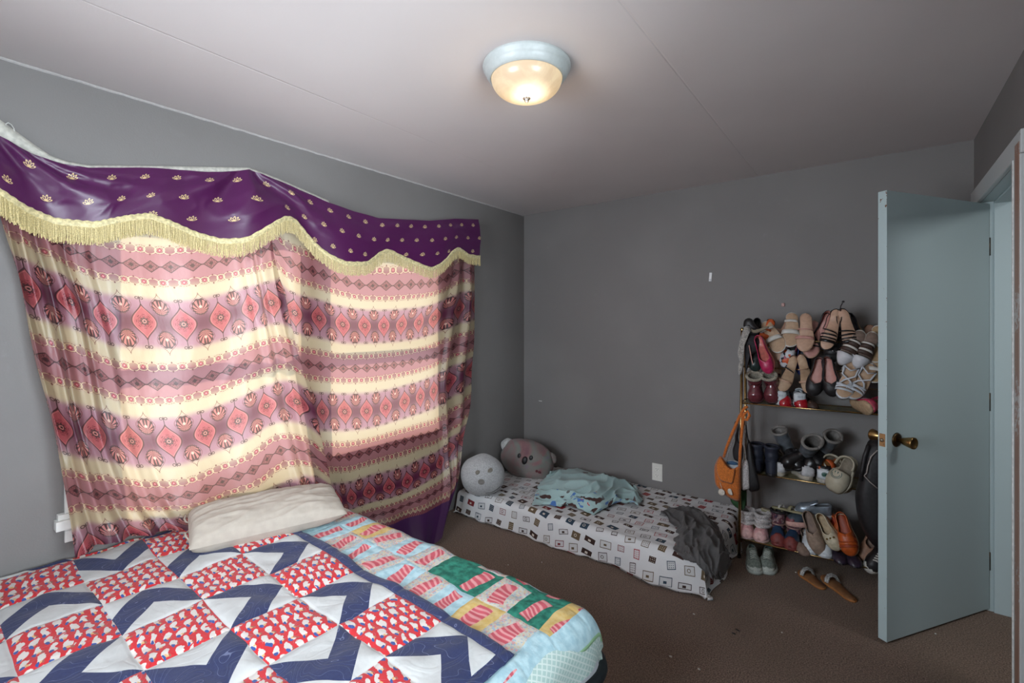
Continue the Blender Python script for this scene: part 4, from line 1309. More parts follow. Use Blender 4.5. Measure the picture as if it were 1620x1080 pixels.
def boot(lab, L=.23, W=.085, c_foot=None, c_shaft=None, c_lin=None, c_sole=None, h=.16, flare=1.1, cuff=None, toe_c=None, slouch=.02, soleh=.018, extra=None, group=None, toe_h=.055, cat='boot', name='boot'):
    r = thing(name, lab, cat, group=group)
    footloft('sole', r, L, W * 1.04, lambda s: 0.0, lambda s: soleh, c_sole, 1.01, bulge=1.02)
    upper('foot_upper', r, L, W, soleh - .004, toe_h, .070, .075, .56, c_foot, c_lin, 0, th=.004, rim_in=.05)
    shaft('shaft', r, L * .235, W * .42, L * .215, .060, h, c_shaft, c_lin, flare, .004, cuff=cuff, slouch=slouch)
    def vamp(a, b_):
        th = PI * a; s = .36 + b_ * .30
        w_ = fw(s) * W / 2 * .98; hh = .055 + .030 * b_ / 1.0
        return (w_ * math.cos(th), -L / 2 + s * L, soleh + hh * math.sin(th) ** .8)
    surf('vamp', vamp, 14, 8, c_foot, r, None, .003)
    footloft('insole', r, L, W, lambda s: soleh, lambda s: soleh + .004, c_lin, .88)
    if toe_c:
        def tf(a, b_):
            th = PI * (.04 + .92 * a); s = .004 + b_ * .2; w_ = fw(s) * W / 2 * 1.03; hh = (toe_h + .001) * min(s / .16, 1) ** .55
            return (w_ * math.cos(th), -L / 2 + s * L - .001, soleh - .004 + hh * math.sin(th))
        surf('toe_cap', tf, 14, 6, toe_c, r, None, .002)
    if extra: extra(r, L, W)
    return r
def lean_at(r, x, y, back, ang=90, lean=20, roll=0, sc=1.0):
    """hang the shoe sole-side back: heel points at ang in the rack plane (90 = up), its top faces the room"""
    a = math.radians(ang)
    hd_ = E1 * math.cos(a) + Vector((0, 0, 1)) * math.sin(a)
    n = -E2
    side = hd_.cross(n)
    hd_ = (Matrix.Rotation(math.radians(-lean), 3, side) @ hd_); n = (Matrix.Rotation(math.radians(-lean), 3, side) @ n)
    if n.z < 0 and lean > 0:
        hd_ = (Matrix.Rotation(math.radians(2 * lean), 3, side) @ hd_); n = (Matrix.Rotation(math.radians(2 * lean), 3, side) @ n)
    if roll:
        n = Matrix.Rotation(math.radians(roll), 3, hd_) @ n
    X = hd_.cross(n)
    m = Matrix((X, hd_, n)).transposed().to_4x4()
    m.translation = on_R(x, y, back + .05 + (.05 if y < 620 else 0))
    r.matrix_world = m @ Matrix.Scale(sc, 4)
    r.location = m.translation; r.rotation_euler = m.to_euler(); r.scale = (sc, sc, sc)
    return r
def stand_at(r, x, z, back, rot=0, tilt=(0, 0), sc=1.0, dz=0):
    """stand the shoe on a shelf; rot 0 = toe to the viewer"""
    p = on_R(x, 508, back + LB(z))
    r.location = (p.x, p.y, z + dz); r.rotation_euler = (Matrix.Rotation(RA + math.radians(rot), 4, 'Z') @ Matrix.Rotation(math.radians(tilt[0]), 4, 'X') @ Matrix.Rotation(math.radians(tilt[1]), 4, 'Y')).to_euler(); r.scale = (sc, sc, sc)
    return r
TAN = M(srgb(176, 146, 118), .6, grain=.06); NUDE = M(srgb(186, 150, 126), .5, grain=.05); WHT = M(srgb(196, 192, 184), .45, grain=.04)
BLACK = M(srgb(26, 24, 26), .5); BLKP = M(srgb(22, 20, 22), .3); PINKN = M(srgb(190, 138, 128), .5, grain=.05)
DBR = M(srgb(62, 44, 36), .6); SILV = M(srgb(150, 150, 150), .35, .7); GREY = M(srgb(96, 98, 102), .6); LGREY = M(srgb(150, 150, 148), .8, sheen=.2)
HOT = M(srgb(176, 40, 84), .35); CORAL = M(srgb(196, 110, 100), .4); ORG = M(srgb(190, 84, 36), .45); RED = M(srgb(160, 20, 34), .18, coat=.6); MAR = M(srgb(96, 42, 50), .22, coat=.5)
NAVY = M(srgb(34, 38, 52), .6); BLUE = M(srgb(36, 52, 110), .6); PINK = M(srgb(196, 146, 146), .75, sheen=.2); CREAM = M(srgb(186, 176, 150), .55); TAUPE = M(srgb(120, 100, 88), .7)
DGREEN = M(srgb(34, 48, 46), .35); KNIT = M(srgb(178, 172, 170), .95, sheen=.3, scale=200, grain=.3); COG = M(srgb(156, 100, 50), .6); PINKS = M(srgb(200, 60, 92), .6)

def free(r, x, y, back, mrot):
    r.location = on_R(x, y, back + .05); r.rotation_euler = mrot.to_euler(); return r
def RX(a): return Matrix.Rotation(math.radians(a), 4, 'X')
def RY(a): return Matrix.Rotation(math.radians(a), 4, 'Y')
def RZ(a): return Matrix.Rotation(math.radians(a), 4, 'Z')

# --- top of the rack: sandals hung toes down
def mule(lab, insole=TAN): return sandal(lab, .22, .098, WHT, insole, [(.40, .030, .026, WHT), (.72, .016, .014, WHT)], .02, .010, 'block', TAN, name='slide_sandal')
lean_at(mule('tan slide sandal with white bands, heel tipped left at left end of top shelf'), 1223, 534, .02, 118, 25)
lean_at(mule('tan slide sandal with white bands lying highest among the top shelf sandals'), 1251, 523, .03, 88, 25)
T2 = M(srgb(150, 112, 90), .6)
lean_at(sandal('brown mule sandal mostly hidden between two white banded slides', .20, .075, T2, T2, [(.4, .026, .02, T2)], .03, .008, 'block'), 1238, 528, .10, 65, 20)
lean_at(sandal('blush pink two-strap slide sandal right of the highest white banded slide', .235, .092, NUDE, NUDE, [(.34, .026, .016, PINKN), (.55, .022, .006, PINKN)], .02, .010, 'block', PINKN, name='slide_sandal'), 1273, 527, .02, 88, 22)
lean_at(sandal('blush pink slide sandal tucked low behind its mate beside the black pump', .235, .090, NUDE, PINKN, [(.26, .026, .016, PINKN), (.36, .026, .012, PINKN)], .02, .010, 'block', PINKN, name='slide_sandal'), 1284, 538, .08, 84, 22)
lean_at(flat('black round-toed pump leaning behind the black strappy heels, left one', .235, .080, BLKP, PINKN, BLACK, .05, name='pump', heel='stiletto', open_s=.3), 1299, 527, .10, 74, 18)
lean_at(flat('dark navy pump leaning behind the black strappy heels, right one', .225, .078, NAVY, GREY, BLACK, .04, name='pump', heel='block', open_s=.3), 1350, 530, .12, 100, 18)
def strappy(r, L, W):
    z = .012
    tube('ankle_strap', [(-.030, L * .30, .10), (-.034, L * .22, .085), (-.032, L * .1, .06), (-.036, 0, .03)], .0022, BLKP, r, 6)
    tube('ankle_strap', [(.030, L * .30, .10), (.034, L * .22, .085), (.032, L * .1, .06), (.036, 0, .03)], .0022, BLKP, r, 6)
def sh(lab, extra=strappy): return sandal(lab, .235, .076, BLKP, NUDE, [(.22, .030, .016, BLKP), (.30, .030, .008, BLKP), (.38, .032, .008, BLKP), (.46, .030, .006, BLKP, dict(cross=.06))], .07, .012, 'block', BLKP, extra, name='strappy_heel')
lean_at(sh('black strappy high heel with tan insole, left of the pair on top shelf'), 1313, 524, -.01, 76, 14)
lean_at(sh('black strappy high heel with tan insole, right of the pair on top shelf'), 1339, 524, -.01, 101, 14)
st_ = thing('shoe_strap', 'thin black ankle strap sticking up above the top shelf heels', 'strap', tuple(on_R(1329, 492, .02)))
tube('strap_loop', [Vector((0, 0, 0)), on_R(1330, 484, .02) - on_R(1329, 492, .02), on_R(1333, 479, .02) - on_R(1329, 492, .02)], .0030, BLACK, st_, 6)
blob('strap_end', on_R(1334, 477, .02) - on_R(1329, 492, .02), (.007, .005, .006), BLACK, st_, n=12)
BLING = M(srgb(190, 190, 196), .2, .8)
def jew(r, L, W):
    for i in range(7): blob('rhinestone', (-.03 + .01 * i, -L * .22 + .004 * math.sin(i * 2), .045 + .006 * math.sin(i * 2.5)), (.006, .006, .005), BLING, r, n=8)
lean_at(sandal('black sandal with silver stones hanging below the black strappy heels', .22, .082, BLACK, BLACK, [(.28, .036, .05, BLACK), (.6, .02, .008, BLACK)], .03, .010, 'block', BLACK, jew), 1318, 545, .06, 84, 16)
# banded sneakers / wedges hung at the right
def wedgeshoe(lab, c): return sandal(lab, .215, .088, WHT, TAUPE, [(.40, .045, .022, DBR), (.47, .047, .010, WHT), (.54, .046, .020, DBR), (.62, .044, .008, WHT)], .05, .014, 'wedge', None, name='wedge_sandal', pointy=.7)
def toecov(r, L, W):
    def tf(a, b_):
        th = PI * (.02 + .96 * a); s = .004 + b_ * .30; w_ = fw(s, .7) * W / 2 * 1.04; hh = .042 * min(s / .2, 1) ** .6
        return (w_ * math.cos(th), -L / 2 + s * L, .012 + hh * math.sin(th))
    surf('toe_cover', tf, 14, 8, M(srgb(196, 196, 200), .45, grain=.03), r, None, .002)
w1 = wedgeshoe('white toed wedge with brown and white bands, left of the two near the door edge', 0); toecov(w1, .215, .088); lean_at(w1, 1344, 552, .0, 62, 18)
w2 = wedgeshoe('white toed wedge with brown and white bands, right of the two near the door edge', 0); toecov(w2, .215, .088); lean_at(w2, 1366, 556, .0, 68, 18)
lean_at(sandal('beige mule peeking out above the banded wedges', .20, .075, CREAM, TAN, [(.5, .03, .02, CREAM)], .02, .01, 'block', CREAM), 1356, 530, .12, 110, 15)
lean_at(sandal('tan leather mule standing heel up by the door edge', .19, .075, T2, T2, [(.35, .03, .03, T2)], .03, .01, 'block', T2), 1372, 541, .14, 82, 15)
lean_at(sandal('tan insoled white sandal half hidden by the door edge, upper one', .21, .090, WHT, M(srgb(160, 130, 92), .6), [(.45, .03, .02, WHT)], .02, .012, 'block', WHT, name='slide_sandal'), 1386, 545, .03, 85, 16)
lean_at(sandal('tan insoled white sandal half hidden by the door edge, lower one', .21, .092, WHT, M(srgb(160, 130, 92), .6), [(.35, .03, .02, WHT)], .02, .012, 'block', WHT, name='slide_sandal'), 1386, 577, .02, 80, 16)
# left column under the first slide
lean_at(sandal('bright orange sandal wedged at the left end of the top shelf', .20, .070, ORG, ORG, [(.35, .036, .05, ORG), (.62, .03, .012, ORG)], .03, .01, 'block', ORG), 1211, 530, .05, 70, 15)
lean_at(flat('pink satin high heel with hot pink toe below the orange sandal', .225, .078, HOT, CORAL, CORAL, .07, name='pump', heel='stiletto', open_s=.36, lining=CORAL, toe=.036), 1210, 563, -.02, 104, 12)
lean_at(sandal('tan rounded mule sandal between pink heel and highest slide', .20, .098, NUDE, NUDE, [(.62, .02, .02, NUDE)], .01, .010, None), 1231, 545, .07, 95, 14)
lean_at(flat('dark green patent heel with pink edge by the rack post', .22, .078, DGREEN, BLACK, BLKP, .05, name='pump', heel='block', open_s=.32, extra=lambda r, L, W: tube('pink_edge', [(-.036, -.06, .03), (-.039, 0, .034), (-.032, .06, .07)], .004, PINKN, r, 6)), 1192, 560, .0, 98, 12)
lean_at(flat('black suede shoe piled at the top left rack post', .22, .08, BLACK, BLACK, BLACK, .02, name='loafer', open_s=.4), 1191, 533, .05, 75, 20)
def flo():
    m, b = newmat('floral_print'); x, y, z, o = objc()
    sp = E.tree.nodes.new('ShaderNodeSeparateColor'); E.tree.links.new(vor(o, 60, 'F1', 'Color'), sp.inputs[0])
    lk(ramp(E(sp.outputs[0]), [(0, srgb(196, 196, 200)), (.35, srgb(30, 30, 40)), (.55, srgb(200, 84, 40)), (.72, srgb(150, 60, 84)), (.85, srgb(190, 190, 190))], True), b.inputs['Base Color']); b.inputs['Roughness'].default_value = .5
    return m
FLO = flo()
lean_at(flat('floral print slip-on with orange and white flowers in the middle of the rack', .22, .082, FLO, BLACK, BLACK, .0, name='slip_on', open_s=.5, toe=.04), 1250, 555, .08, 70, 15)
lean_at(flat('navy blue slip-on shoe hanging under the blush pink slides', .22, .082, BLUE, NAVY, NAVY, .0, name='slip_on', open_s=.45, toe=.04), 1270, 566, .10, 88, 15)

# --- second tier: above the flat shelf
lean_at(sandal('pale tan wedge insole showing behind the fur lined bootie, left one', .20, .062, NUDE, NUDE, [(.3, .03, .02, MAR)], .02, .01, None), 1194, 590, .12, 90, 10)
lean_at(sandal('pale tan wedge insole showing behind the fur lined bootie, right one', .20, .062, NUDE, NUDE, [(.3, .03, .02, MAR)], .02, .01, None), 1227, 583, .12, 84, 10)
HI = [(.30, .03, .012, NUDE), (.62, .03, .006, BLACK, dict(cross=.10))]
lean_at(sandal('nude high heel sandal with clear strap, left of the pair over the white sneakers', .225, .070, NUDE, TAN, HI, .07, .008, 'stiletto', NUDE, name='heeled_sandal'), 1246, 592, .05, 72, 8)
lean_at(sandal('nude high heel sandal with clear strap, right of the pair over the white sneakers', .225, .070, NUDE, TAN, [(.30, .03, .012, NUDE), (.62, .03, .006, NUDE)], .07, .008, 'stiletto', NUDE, name='heeled_sandal'), 1273, 592, .05, 100, 8)
def bow(r, L, W): tube('toe_seam', [(-.03, -L * .2, .036), (0, -L * .24, .045), (.03, -L * .2, .036)], .0015, BLACK, r, 5)
lean_at(flat('black suede ballet flat with pink insole, left of the pair', .232, .088, BLACK, PINKN, BLACK, .0, .36, extra=bow, lining=PINKN), 1291, 596, .0, 80, 12)
lean_at(flat('black suede ballet flat with pink insole, right of the pair', .232, .088, BLACK, PINKN, BLACK, .0, .36, extra=bow, lining=PINKN), 1313, 596, .0, 98, 12)
WL = M(srgb(190, 194, 200), .4, grain=.03)
def xs(r, L, W):
    for sg in (1, -1):
        tube('cross_strap', [(sg * .038, -L * .20, .04), (sg * .015, -L * .08, .078), (-sg * .030, L * .06, .085), (-sg * .034, L * .25, .11)], .0048, WL, r, 6)
    tube('ankle_strap', [(-.034, L * .25, .11), (0, L * .12, .125), (.034, L * .25, .11)], .004, WL, r, 6)
def plt(lab): return sandal(lab, .22, .088, WL, TAN, [(.20, .030, .012, WL), (.30, .032, .012, WL, dict(cross=.10)), (.30, .032, .012, WL, dict(cross=-.10))], .05, .032, 'block', WL, xs, name='platform_sandal')
lean_at(plt('white platform sandal with criss-cross straps, left of the pair'), 1338, 604, .01, 76, 25)
lean_at(plt('white platform sandal with criss-cross straps, right of the pair'), 1358, 606, .02, 62, 25)
lean_at(sandal('ivory slide with folded white strap above the platform sandals', .20, .086, WHT, NUDE, [(.3, .035, .03, WHT), (.42, .033, .02, WHT)], .02, .012, 'block', WHT, name='slide_sandal'), 1352, 583, .08, 40, 15)
# --- on the flat shelf
FUR = M(srgb(150, 142, 126), .95, sheen=.3, scale=150, grain=.3)
for (x, rz, lb_) in ((1194, 6, 'left'), (1219, -8, 'right')):
    b_ = boot('shiny maroon quilted bootie with grey fleece lining, %s of the pair' % lb_, .140, .092, MAR, MAR, FUR, M(srgb(70, 40, 44), .5), .150, 1.12, FUR, None, .03)
    for c_ in b_.children: c_.location.z -= .075
    free(b_, x, 613, .06, RZ(rz) @ RX(50))
def stripes(r, L, W):
    for k in range(2):
        for sg in (1, -1): tube('side_stripe', [(sg * .044, -.02 + k * .025, .034), (sg * .036, -.002 + k * .025, .072)], .003, NAVY, r, 5)
WS = M(srgb(190, 196, 200), .5, grain=.03)
for (x, rz, lb_) in ((1239, 176, 'left'), (1264, 184, 'right')):
    s_ = sneaker('white leather sneaker with blue heel facing out behind red patent shoes, %s one' % lb_, .24, .086, WS, WS, BLUE, WS, None, WS, extra=stripes)
    stand_at(s_, x, SZ[2], .135, rz, (0, 0), 1.0, .005)
    box('heel_label', (-.012, .1265, .052), (.012, .1285, .066), M(srgb(176, 182, 190), .5), s_, .001)
def redbow(r, L, W): blob('bow', (0, -L * .30, .045), (.024, .008, .010), RED, r, 2, .2, 16)
for (x, rz, lb_) in ((1243, -4, 'left'), (1266, 8, 'right')):
    s_ = flat('glossy red patent small shoe on the flat shelf, %s of the pair' % lb_, .15, .076, RED, BLACK, RED, .0, .36, .035, .05, .052, name='patent_shoe', extra=redbow, lining=M(srgb(120, 90, 70), .6), z0=.010)
    stand_at(s_, x, SZ[2], .075, rz)
BRZ = M(srgb(150, 110, 90), .3, .5)
b_ = flat('dark jewelled doll shoe right of the red patent shoes', .13, .06, DBR, BLACK, BLACK, name='small_shoe', open_s=.4, extra=lambda r, L, W: [blob('bead', (-.015 + .008 * i, -L * .25, .034), (.006, .005, .005), BRZ, r, n=8) for i in range(4)])
stand_at(b_, 1282, SZ[2], .06, 25)
def stripe2(r, L, W):
    def f(a, b_):
        th = PI * (.03 + .94 * a); s = .55 + b_ * .12 + .05 * math.sin(th); w_ = fw(s) * W / 2 * 1.05
        return (w_ * math.cos(th), -L / 2 + s * L, .02 + .055 * math.sin(th) ** .6)
    surf('side_stripe', f, 14, 3, WS, r, None, .002)
for (x, bk, rz, lb_) in ((1359, .03, 70, 'hot pink sneaker with white band lying beside the empty shelf stretch'), (1392, .09, 60, 'hot pink sneaker behind the door edge on the flat shelf')):
    s_ = sneaker(lb_, .19, .080, PINKS, M(srgb(176, 150, 120), .7), PINKS, None, M(srgb(206, 90, 110), .5), PINKS, extra=stripe2, soleh=.022)
    free(s_, x, 642, bk, RZ(28) @ RY(72))
tag(tube('shelf_cord', [on_R(1362, 616, .2), on_R(1375, 615, .2), on_R(1392, 616, .2)], .003, GOLD, None, 6), 'short brass rod crossing behind the pink sneakers', 'rod')

# --- shelf with boots and clogs
for (x, bk, rz, lb_) in ((1200, .10, 176, 'left'), (1221, .09, 184, 'right')):
    b_ = boot('dark navy ankle boot standing at the left of the middle shelf, %s of the pair' % lb_, .22, .084, NAVY, NAVY, BLACK, BLACK, .17, 1.12, NAVY, None, .05)
    stand_at(b_, x, SZ[1], bk, rz)
GSH = M(srgb(104, 110, 116), .28, .3, grain=.08)
CHF = M(srgb(120, 116, 112), .6)
def gumboot(lab): return boot(lab, .23, .090, BLKP, GSH, CHF, BLACK, .19, 1.15, CHF, None, .03)
def center(r, dz):                      # shift parts so that the thing turns about its middle
    for ch in r.children: ch.location.z -= dz
    return r
free(center(gumboot('silver grey shafted black boot rising highest on the middle shelf'), .08), 1249, 712, .10, RZ(20) @ RY(-24) @ RX(12))
free(center(gumboot('silver grey shafted black boot tipped right in the middle of the shelf'), .08), 1265, 718, .04, RZ(-30) @ RY(42) @ RX(30))
free(center(gumboot('black boot with grey shaft tumbled against the clogs'), .08), 1298, 716, .09, RZ(-12) @ RY(30) @ RX(24))
blk = sandal('black platform wedge sandal lying under the tumbled boots', .22, .085, BLACK, BLACK, [(.35, .04, .05, BLACK), (.6, .03, .02, BLACK)], .04, .03, 'wedge')
free(blk, 1283, 737, .08, RZ(80) @ RX(10))
for (x, lb_) in ((1240, 'left'), (1268, 'right')):
    s_ = sneaker('scuffed white sneaker standing heel outward under the tumbled boots, %s one' % lb_, .24, .096, M(srgb(178, 178, 178), .6), M(srgb(170, 162, 148), .7), GREY, WHT, None, M(srgb(186, 186, 188), .6))
    stand_at(s_, x, SZ[1], .13, 168 if lb_ == 'left' else 200)
stand_at(sneaker('dirty cream sneaker squeezed behind the left scuffed white sneaker', .23, .085, M(srgb(150, 146, 136), .8), M(srgb(150, 142, 128), .8), GREY, GREY), 1224, SZ[1], .18, 160, (14, 0), 1, .03)
GRN = M(srgb(40, 84, 72), .5)
def emb(r, L, W):
    lathe('round_emblem', [(.0001, .001), (.009, .001), (.010, 0)], GRN, r, 20, (0, .119, .056), (0, 1, 0))
    o = lathe('emblem_ring', [(.011, 0), (.0125, .001), (.014, 0)], GRN, r, 20, (0, .119, .056), (0, 1, 0))
s_ = sneaker('white sneaker with a round green emblem on its heel, left of the cream clogs', .23, .096, WS, M(srgb(160, 156, 148), .7), GREY, None, None, WS, extra=emb)
stand_at(s_, 1304, SZ[1], .12, 180)
lean_at(sandal('orange-brown sandal showing under the tumbled black boot', .17, .07, ORG, COG, [(.4, .03, .03, ORG)], .01, .012), 1311, 734, .10, 20, 50)
CRM = M(srgb(172, 164, 144), .5, grain=.04)
SMG = M(srgb(60, 96, 92), .5)
def clog(lab, face):
    r = thing('clog', lab, 'clog')
    L, W = .225, .104
    footloft('sole', r, L, W * 1.04, lambda s: 0.0, lambda s: .024, CRM, 1.01, bulge=1.04)
    footloft('footbed', r, L, W, lambda s: .024, lambda s: .027, M(srgb(120, 112, 98), .8), .86)
    def f(a, b_):
        th = PI * a; s = .012 + b_ * .52; w_ = fw(s) * W / 2 * 1.03; hh = .062 * min(s / .25, 1) ** .5
        return (w_ * math.cos(th), -L / 2 + s * L, .020 + hh * math.sin(th) ** .75)
    surf('upper', f, 18, 12, CRM, r, None, .009)
    def g(a, b_):
        th = PI * a
        return (.046 * math.cos(th), L * .16 + .105 * math.sin(th) ** .7 * .6, .030 + .026 * b_ + .004 * math.sin(th))
    surf('heel_strap', g, 18, 2, CRM, r, None, .007)
    if face:
        c = Vector((.0, -.022, .0865)); t = Vector((1, 0, 0)); 
        def pt(x, y): 
            return (x, -.018 + y * .95, .0875 - abs(x) ** 2 * 10 + y * .02)
        fc = thing('smiley_print', None, None); fc.parent = r
        tube('smile', [pt(.020 * math.cos(a_), .020 * math.sin(a_)) for a_ in [PI + PI * k / 12 for k in range(13)]], .0018, SMG, fc, 5)
        tube('outline', [pt(.027 * math.cos(a_), .027 * math.sin(a_)) for a_ in [PI * .78 + PI * 1.44 * k / 16 for k in range(17)]], .0014, SMG, fc, 5)
        for sx in (-.007, .007): tube('eye_mark', [pt(sx, .004), pt(sx, .015)], .0022, SMG, fc, 5)
    return r
free(clog('cream foam clog with a green smiley print on its front, tipped toward the room', True), 1335, 752, .02, RZ(-20) @ RX(62) @ RZ(-14) @ Matrix.Identity(4))
free(clog('plain back cream foam clog leaning behind the smiley clog', False), 1322, 750, .09, RZ(16) @ RX(50) @ RZ(20))

# --- bottom shelf
def knitboot(lab):
    r = thing('sock_boot', lab, 'boot'); L, W = .175, .085
    footloft('sole', r, L, W, lambda s: 0.0, lambda s: .014, M(srgb(190, 160, 158), .7), 1.0, bulge=1.04)
    upper('foot_upper', r, L, W, .010, .055, .065, .07, .6, PINK, LGREY, 0, th=.004, rim_in=.0)
    def vamp(a, b_):
        th = PI * a; s = .30 + b_ * .34; w_ = fw(s) * W / 2 * .99; hh = .052 + .030 * b_
        return (w_ * math.cos(th), -L / 2 + s * L, .012 + hh * math.sin(th) ** .7)
    surf('vamp', vamp, 14, 6, PINK, r, None, .003)
    shaft('knit_collar', r, .020, .040, .052, .068, .150, KNIT, KNIT, 1.04, .0, slouch=.05)
    for z_ in (.078, .108, .140):
        tube('knit_roll', [(.042 * math.cos(2 * PI * k / 24), .020 + .054 * math.sin(2 * PI * k / 24), z_ + .004 * math.sin(k)) for k in range(25)], .010, KNIT, r, 8)
    def tf(a, b_):
        th = PI * (.04 + .92 * a); s = .004 + b_ * .17; w_ = fw(s) * W / 2 * 1.03; hh = .052 * min(s / .16, 1) ** .55
        return (w_ * math.cos(th), -L / 2 + s * L - .001, .010 + hh * math.sin(th))
    surf('toe_cap', tf, 14, 6, M(srgb(204, 164, 160), .6), r, None, .003)
    return r
stand_at(knitboot('pink child boot with white knitted collar, left of the pair on bottom shelf'), 1182, SZ[0], .10, 6)
stand_at(knitboot('pink child boot with white knitted collar, right of the pair on bottom shelf'), 1205, SZ[0], .095, -4)
def plaid():
    m, b = newmat('dark_floral_plaid'); x, y, z, o = objc()
    n, _ = nz(o, 26, 3, .6, 1); n2, _ = nz(o, 60, 2)
    lk(mixc(gt(n2, .56), ramp(n, [(.35, srgb(34, 44, 70)), (.5, srgb(96, 52, 60)), (.6, srgb(120, 100, 104)), (.7, srgb(44, 40, 52))]), srgb(150, 128, 124)), b.inputs['Base Color']); b.inputs['Roughness'].default_value = .4
    return m
PLD = plaid(); TEAL = M(srgb(34, 58, 84), .35); RSOLE = M(srgb(110, 44, 40), .6)
for (x, bk, lb_) in ((1231, .10, 'left'), (1254, .085, 'right')):
    b_ = boot('navy snow boot with floral plaid shaft and red sole, %s of the pair' % lb_, .185, .088, TEAL, PLD, BLACK, RSOLE, .168, 1.08, BLACK, RSOLE, .03, extra=lambda r, L, W: tube('trim_band', [(.040 * math.cos(2 * PI * k / 24), .0435 + .046 * math.sin(2 * PI * k / 24), .098) for k in range(25)], .005, M(srgb(150, 120, 110), .4, .3), r, 6))
    stand_at(b_, x, SZ[0], bk, 4 if lb_ == 'left' else -6)
OLV = M(srgb(140, 134, 104), .7)
free(sandal('khaki flat sandal lying across the top of the snow boots', .19, .074, OLV, OLV, [(.35, .025, .02, OLV), (.7, .02, .012, WHT)], 0, .01), 1246, 808, .08, RZ(70) @ RX(-6) @ RY(10))
free(sandal('khaki buckled sandal behind the pink and navy boots', .18, .07, OLV, CREAM, [(.35, .025, .02, OLV), (.6, .03, .012, OLV)], 0, .01), 1228, 812, .15, RZ(110) @ RX(8))
free(sneaker('iridescent dark red running shoe resting on the taupe shoe', .19, .078, M(srgb(70, 84, 96), .3, .4), M(srgb(190, 150, 140), .6), BLACK, None, M(srgb(110, 50, 56), .4)), 1271, 832, .07, RZ(-60) @ RY(-10))
stand_at(flat('taupe suede ballet flat at the middle of the bottom shelf', .20, .080, TAUPE, M(srgb(130, 108, 92), .7), TAUPE, 0, .38, extra=None), 1266, SZ[0], .07, 18, (8, 0), 1, .01)
stand_at(sneaker('white sneaker toe poking out beside the taupe flat on bottom shelf', .21, .078, WS, WS, GREY, WHT, WS), 1279, SZ[0], .10, 8, (0, 0), 1, 0)
stand_at(sneaker('white sneaker toe poking out under the perforated shoe on bottom shelf', .21, .082, WS, WS, GREY, WHT, WS), 1303, SZ[0], .095, 4, (0, 0), 1, 0)
PRF = M(srgb(138, 118, 102), .7)
def perf(r, L, W):
    for i in range(4):
        for j in range(3):
            lathe('hole', [(.0001, .0015), (.0035, .0015), (.004, 0)], DBR, r, 8, (-.014 + .014 * j, -L * .40 + .013 * i + .03, .036 + .0022 * i + .008 - abs(j - 1) * .003), (0, -.2, 1))
lean_at(flat('taupe perforated slip-on leaning upright in the middle of bottom shelf', .235, .088, PRF, TAUPE, TAUPE, 0, .50, toe=.042, name='slip_on', extra=perf), 1287, 842, .015, 108, 20)
lean_at(flat('tan perforated slip-on peeking out behind its upright mate', .22, .088, PRF, TAUPE, TAUPE, 0, .50, toe=.042, name='slip_on'), 1281, 850, .09, 120, 30)
free(sneaker('silver grey sneaker lying on top of the bottom shelf pile', .19, .078, M(srgb(130, 140, 150), .3, .5), WS, GREY, None, None), 1286, 815, .10, RZ(-80) @ RY(12))
def buck(r, L, W):
    for i in range(3): blob('bead', (-.018 + .018 * i, -L * .2, .055), (.006, .006, .005), M(srgb(170, 140, 90), .3, .8), r, n=8)
lean_at(flat('cream loafer with gold beads leaning beside the orange loafers', .20, .082, CREAM, M(srgb(170, 150, 120), .7), COG, 0, .45, toe=.044, name='loafer', extra=buck), 1312, 842, .02, 120, 30)
ORL = M(srgb(176, 80, 30), .4); ORD = M(srgb(140, 56, 24), .5)
def fringe_(r, L, W):
    for i in range(5): band('fringe_band', r, L, W, .20 + i * .06, .054 - .002 * i, .012, ORL if i % 2 else ORD, 0, .008)
lean_at(flat('orange leather huarache shoe with woven bands on bottom shelf', .225, .092, ORL, ORD, CREAM, 0, .5, toe=.046, name='huarache', extra=fringe_), 1338, 845, .01, 104, 28)
lean_at(flat('orange-red leather shoe lying behind the cream loafer', .225, .092, ORL, M(srgb(170, 60, 34), .5), COG, 0, .42, toe=.044, name='loafer'), 1322, 828, .10, 150, 35)
lean_at(sandal('brown block heel under the orange huarache on bottom shelf', .18, .07, COG, COG, [(.4, .03, .03, COG)], .03, .012, 'block'), 1324, 860, .08, 80, 30)
DPL = M(srgb(44, 34, 48), .35)
for (x, lb_, c_) in ((1325, 'dark plum patent shoe low at the front of bottom shelf, left one', DPL), (1347, 'dark plum patent shoe low at the front of bottom shelf, right one', DPL)):
    stand_at(flat(lb_, .20, .078, c_, BLACK, BLACK, 0, .38, name='patent_shoe'), x, SZ[0], .06, 10)
lean_at(flat('brown suede shoe beside the door edge on bottom shelf', .20, .08, T2, TAUPE, DBR, 0, .45, name='loafer'), 1374, 862, .08, 70, 30)
lean_at(sneaker('black and white striped shoe half hidden by the door at floor level', .21, .082, BLACK, WHT, GREY, WHT, WHT), 1384, 880, .05, 60, 40)

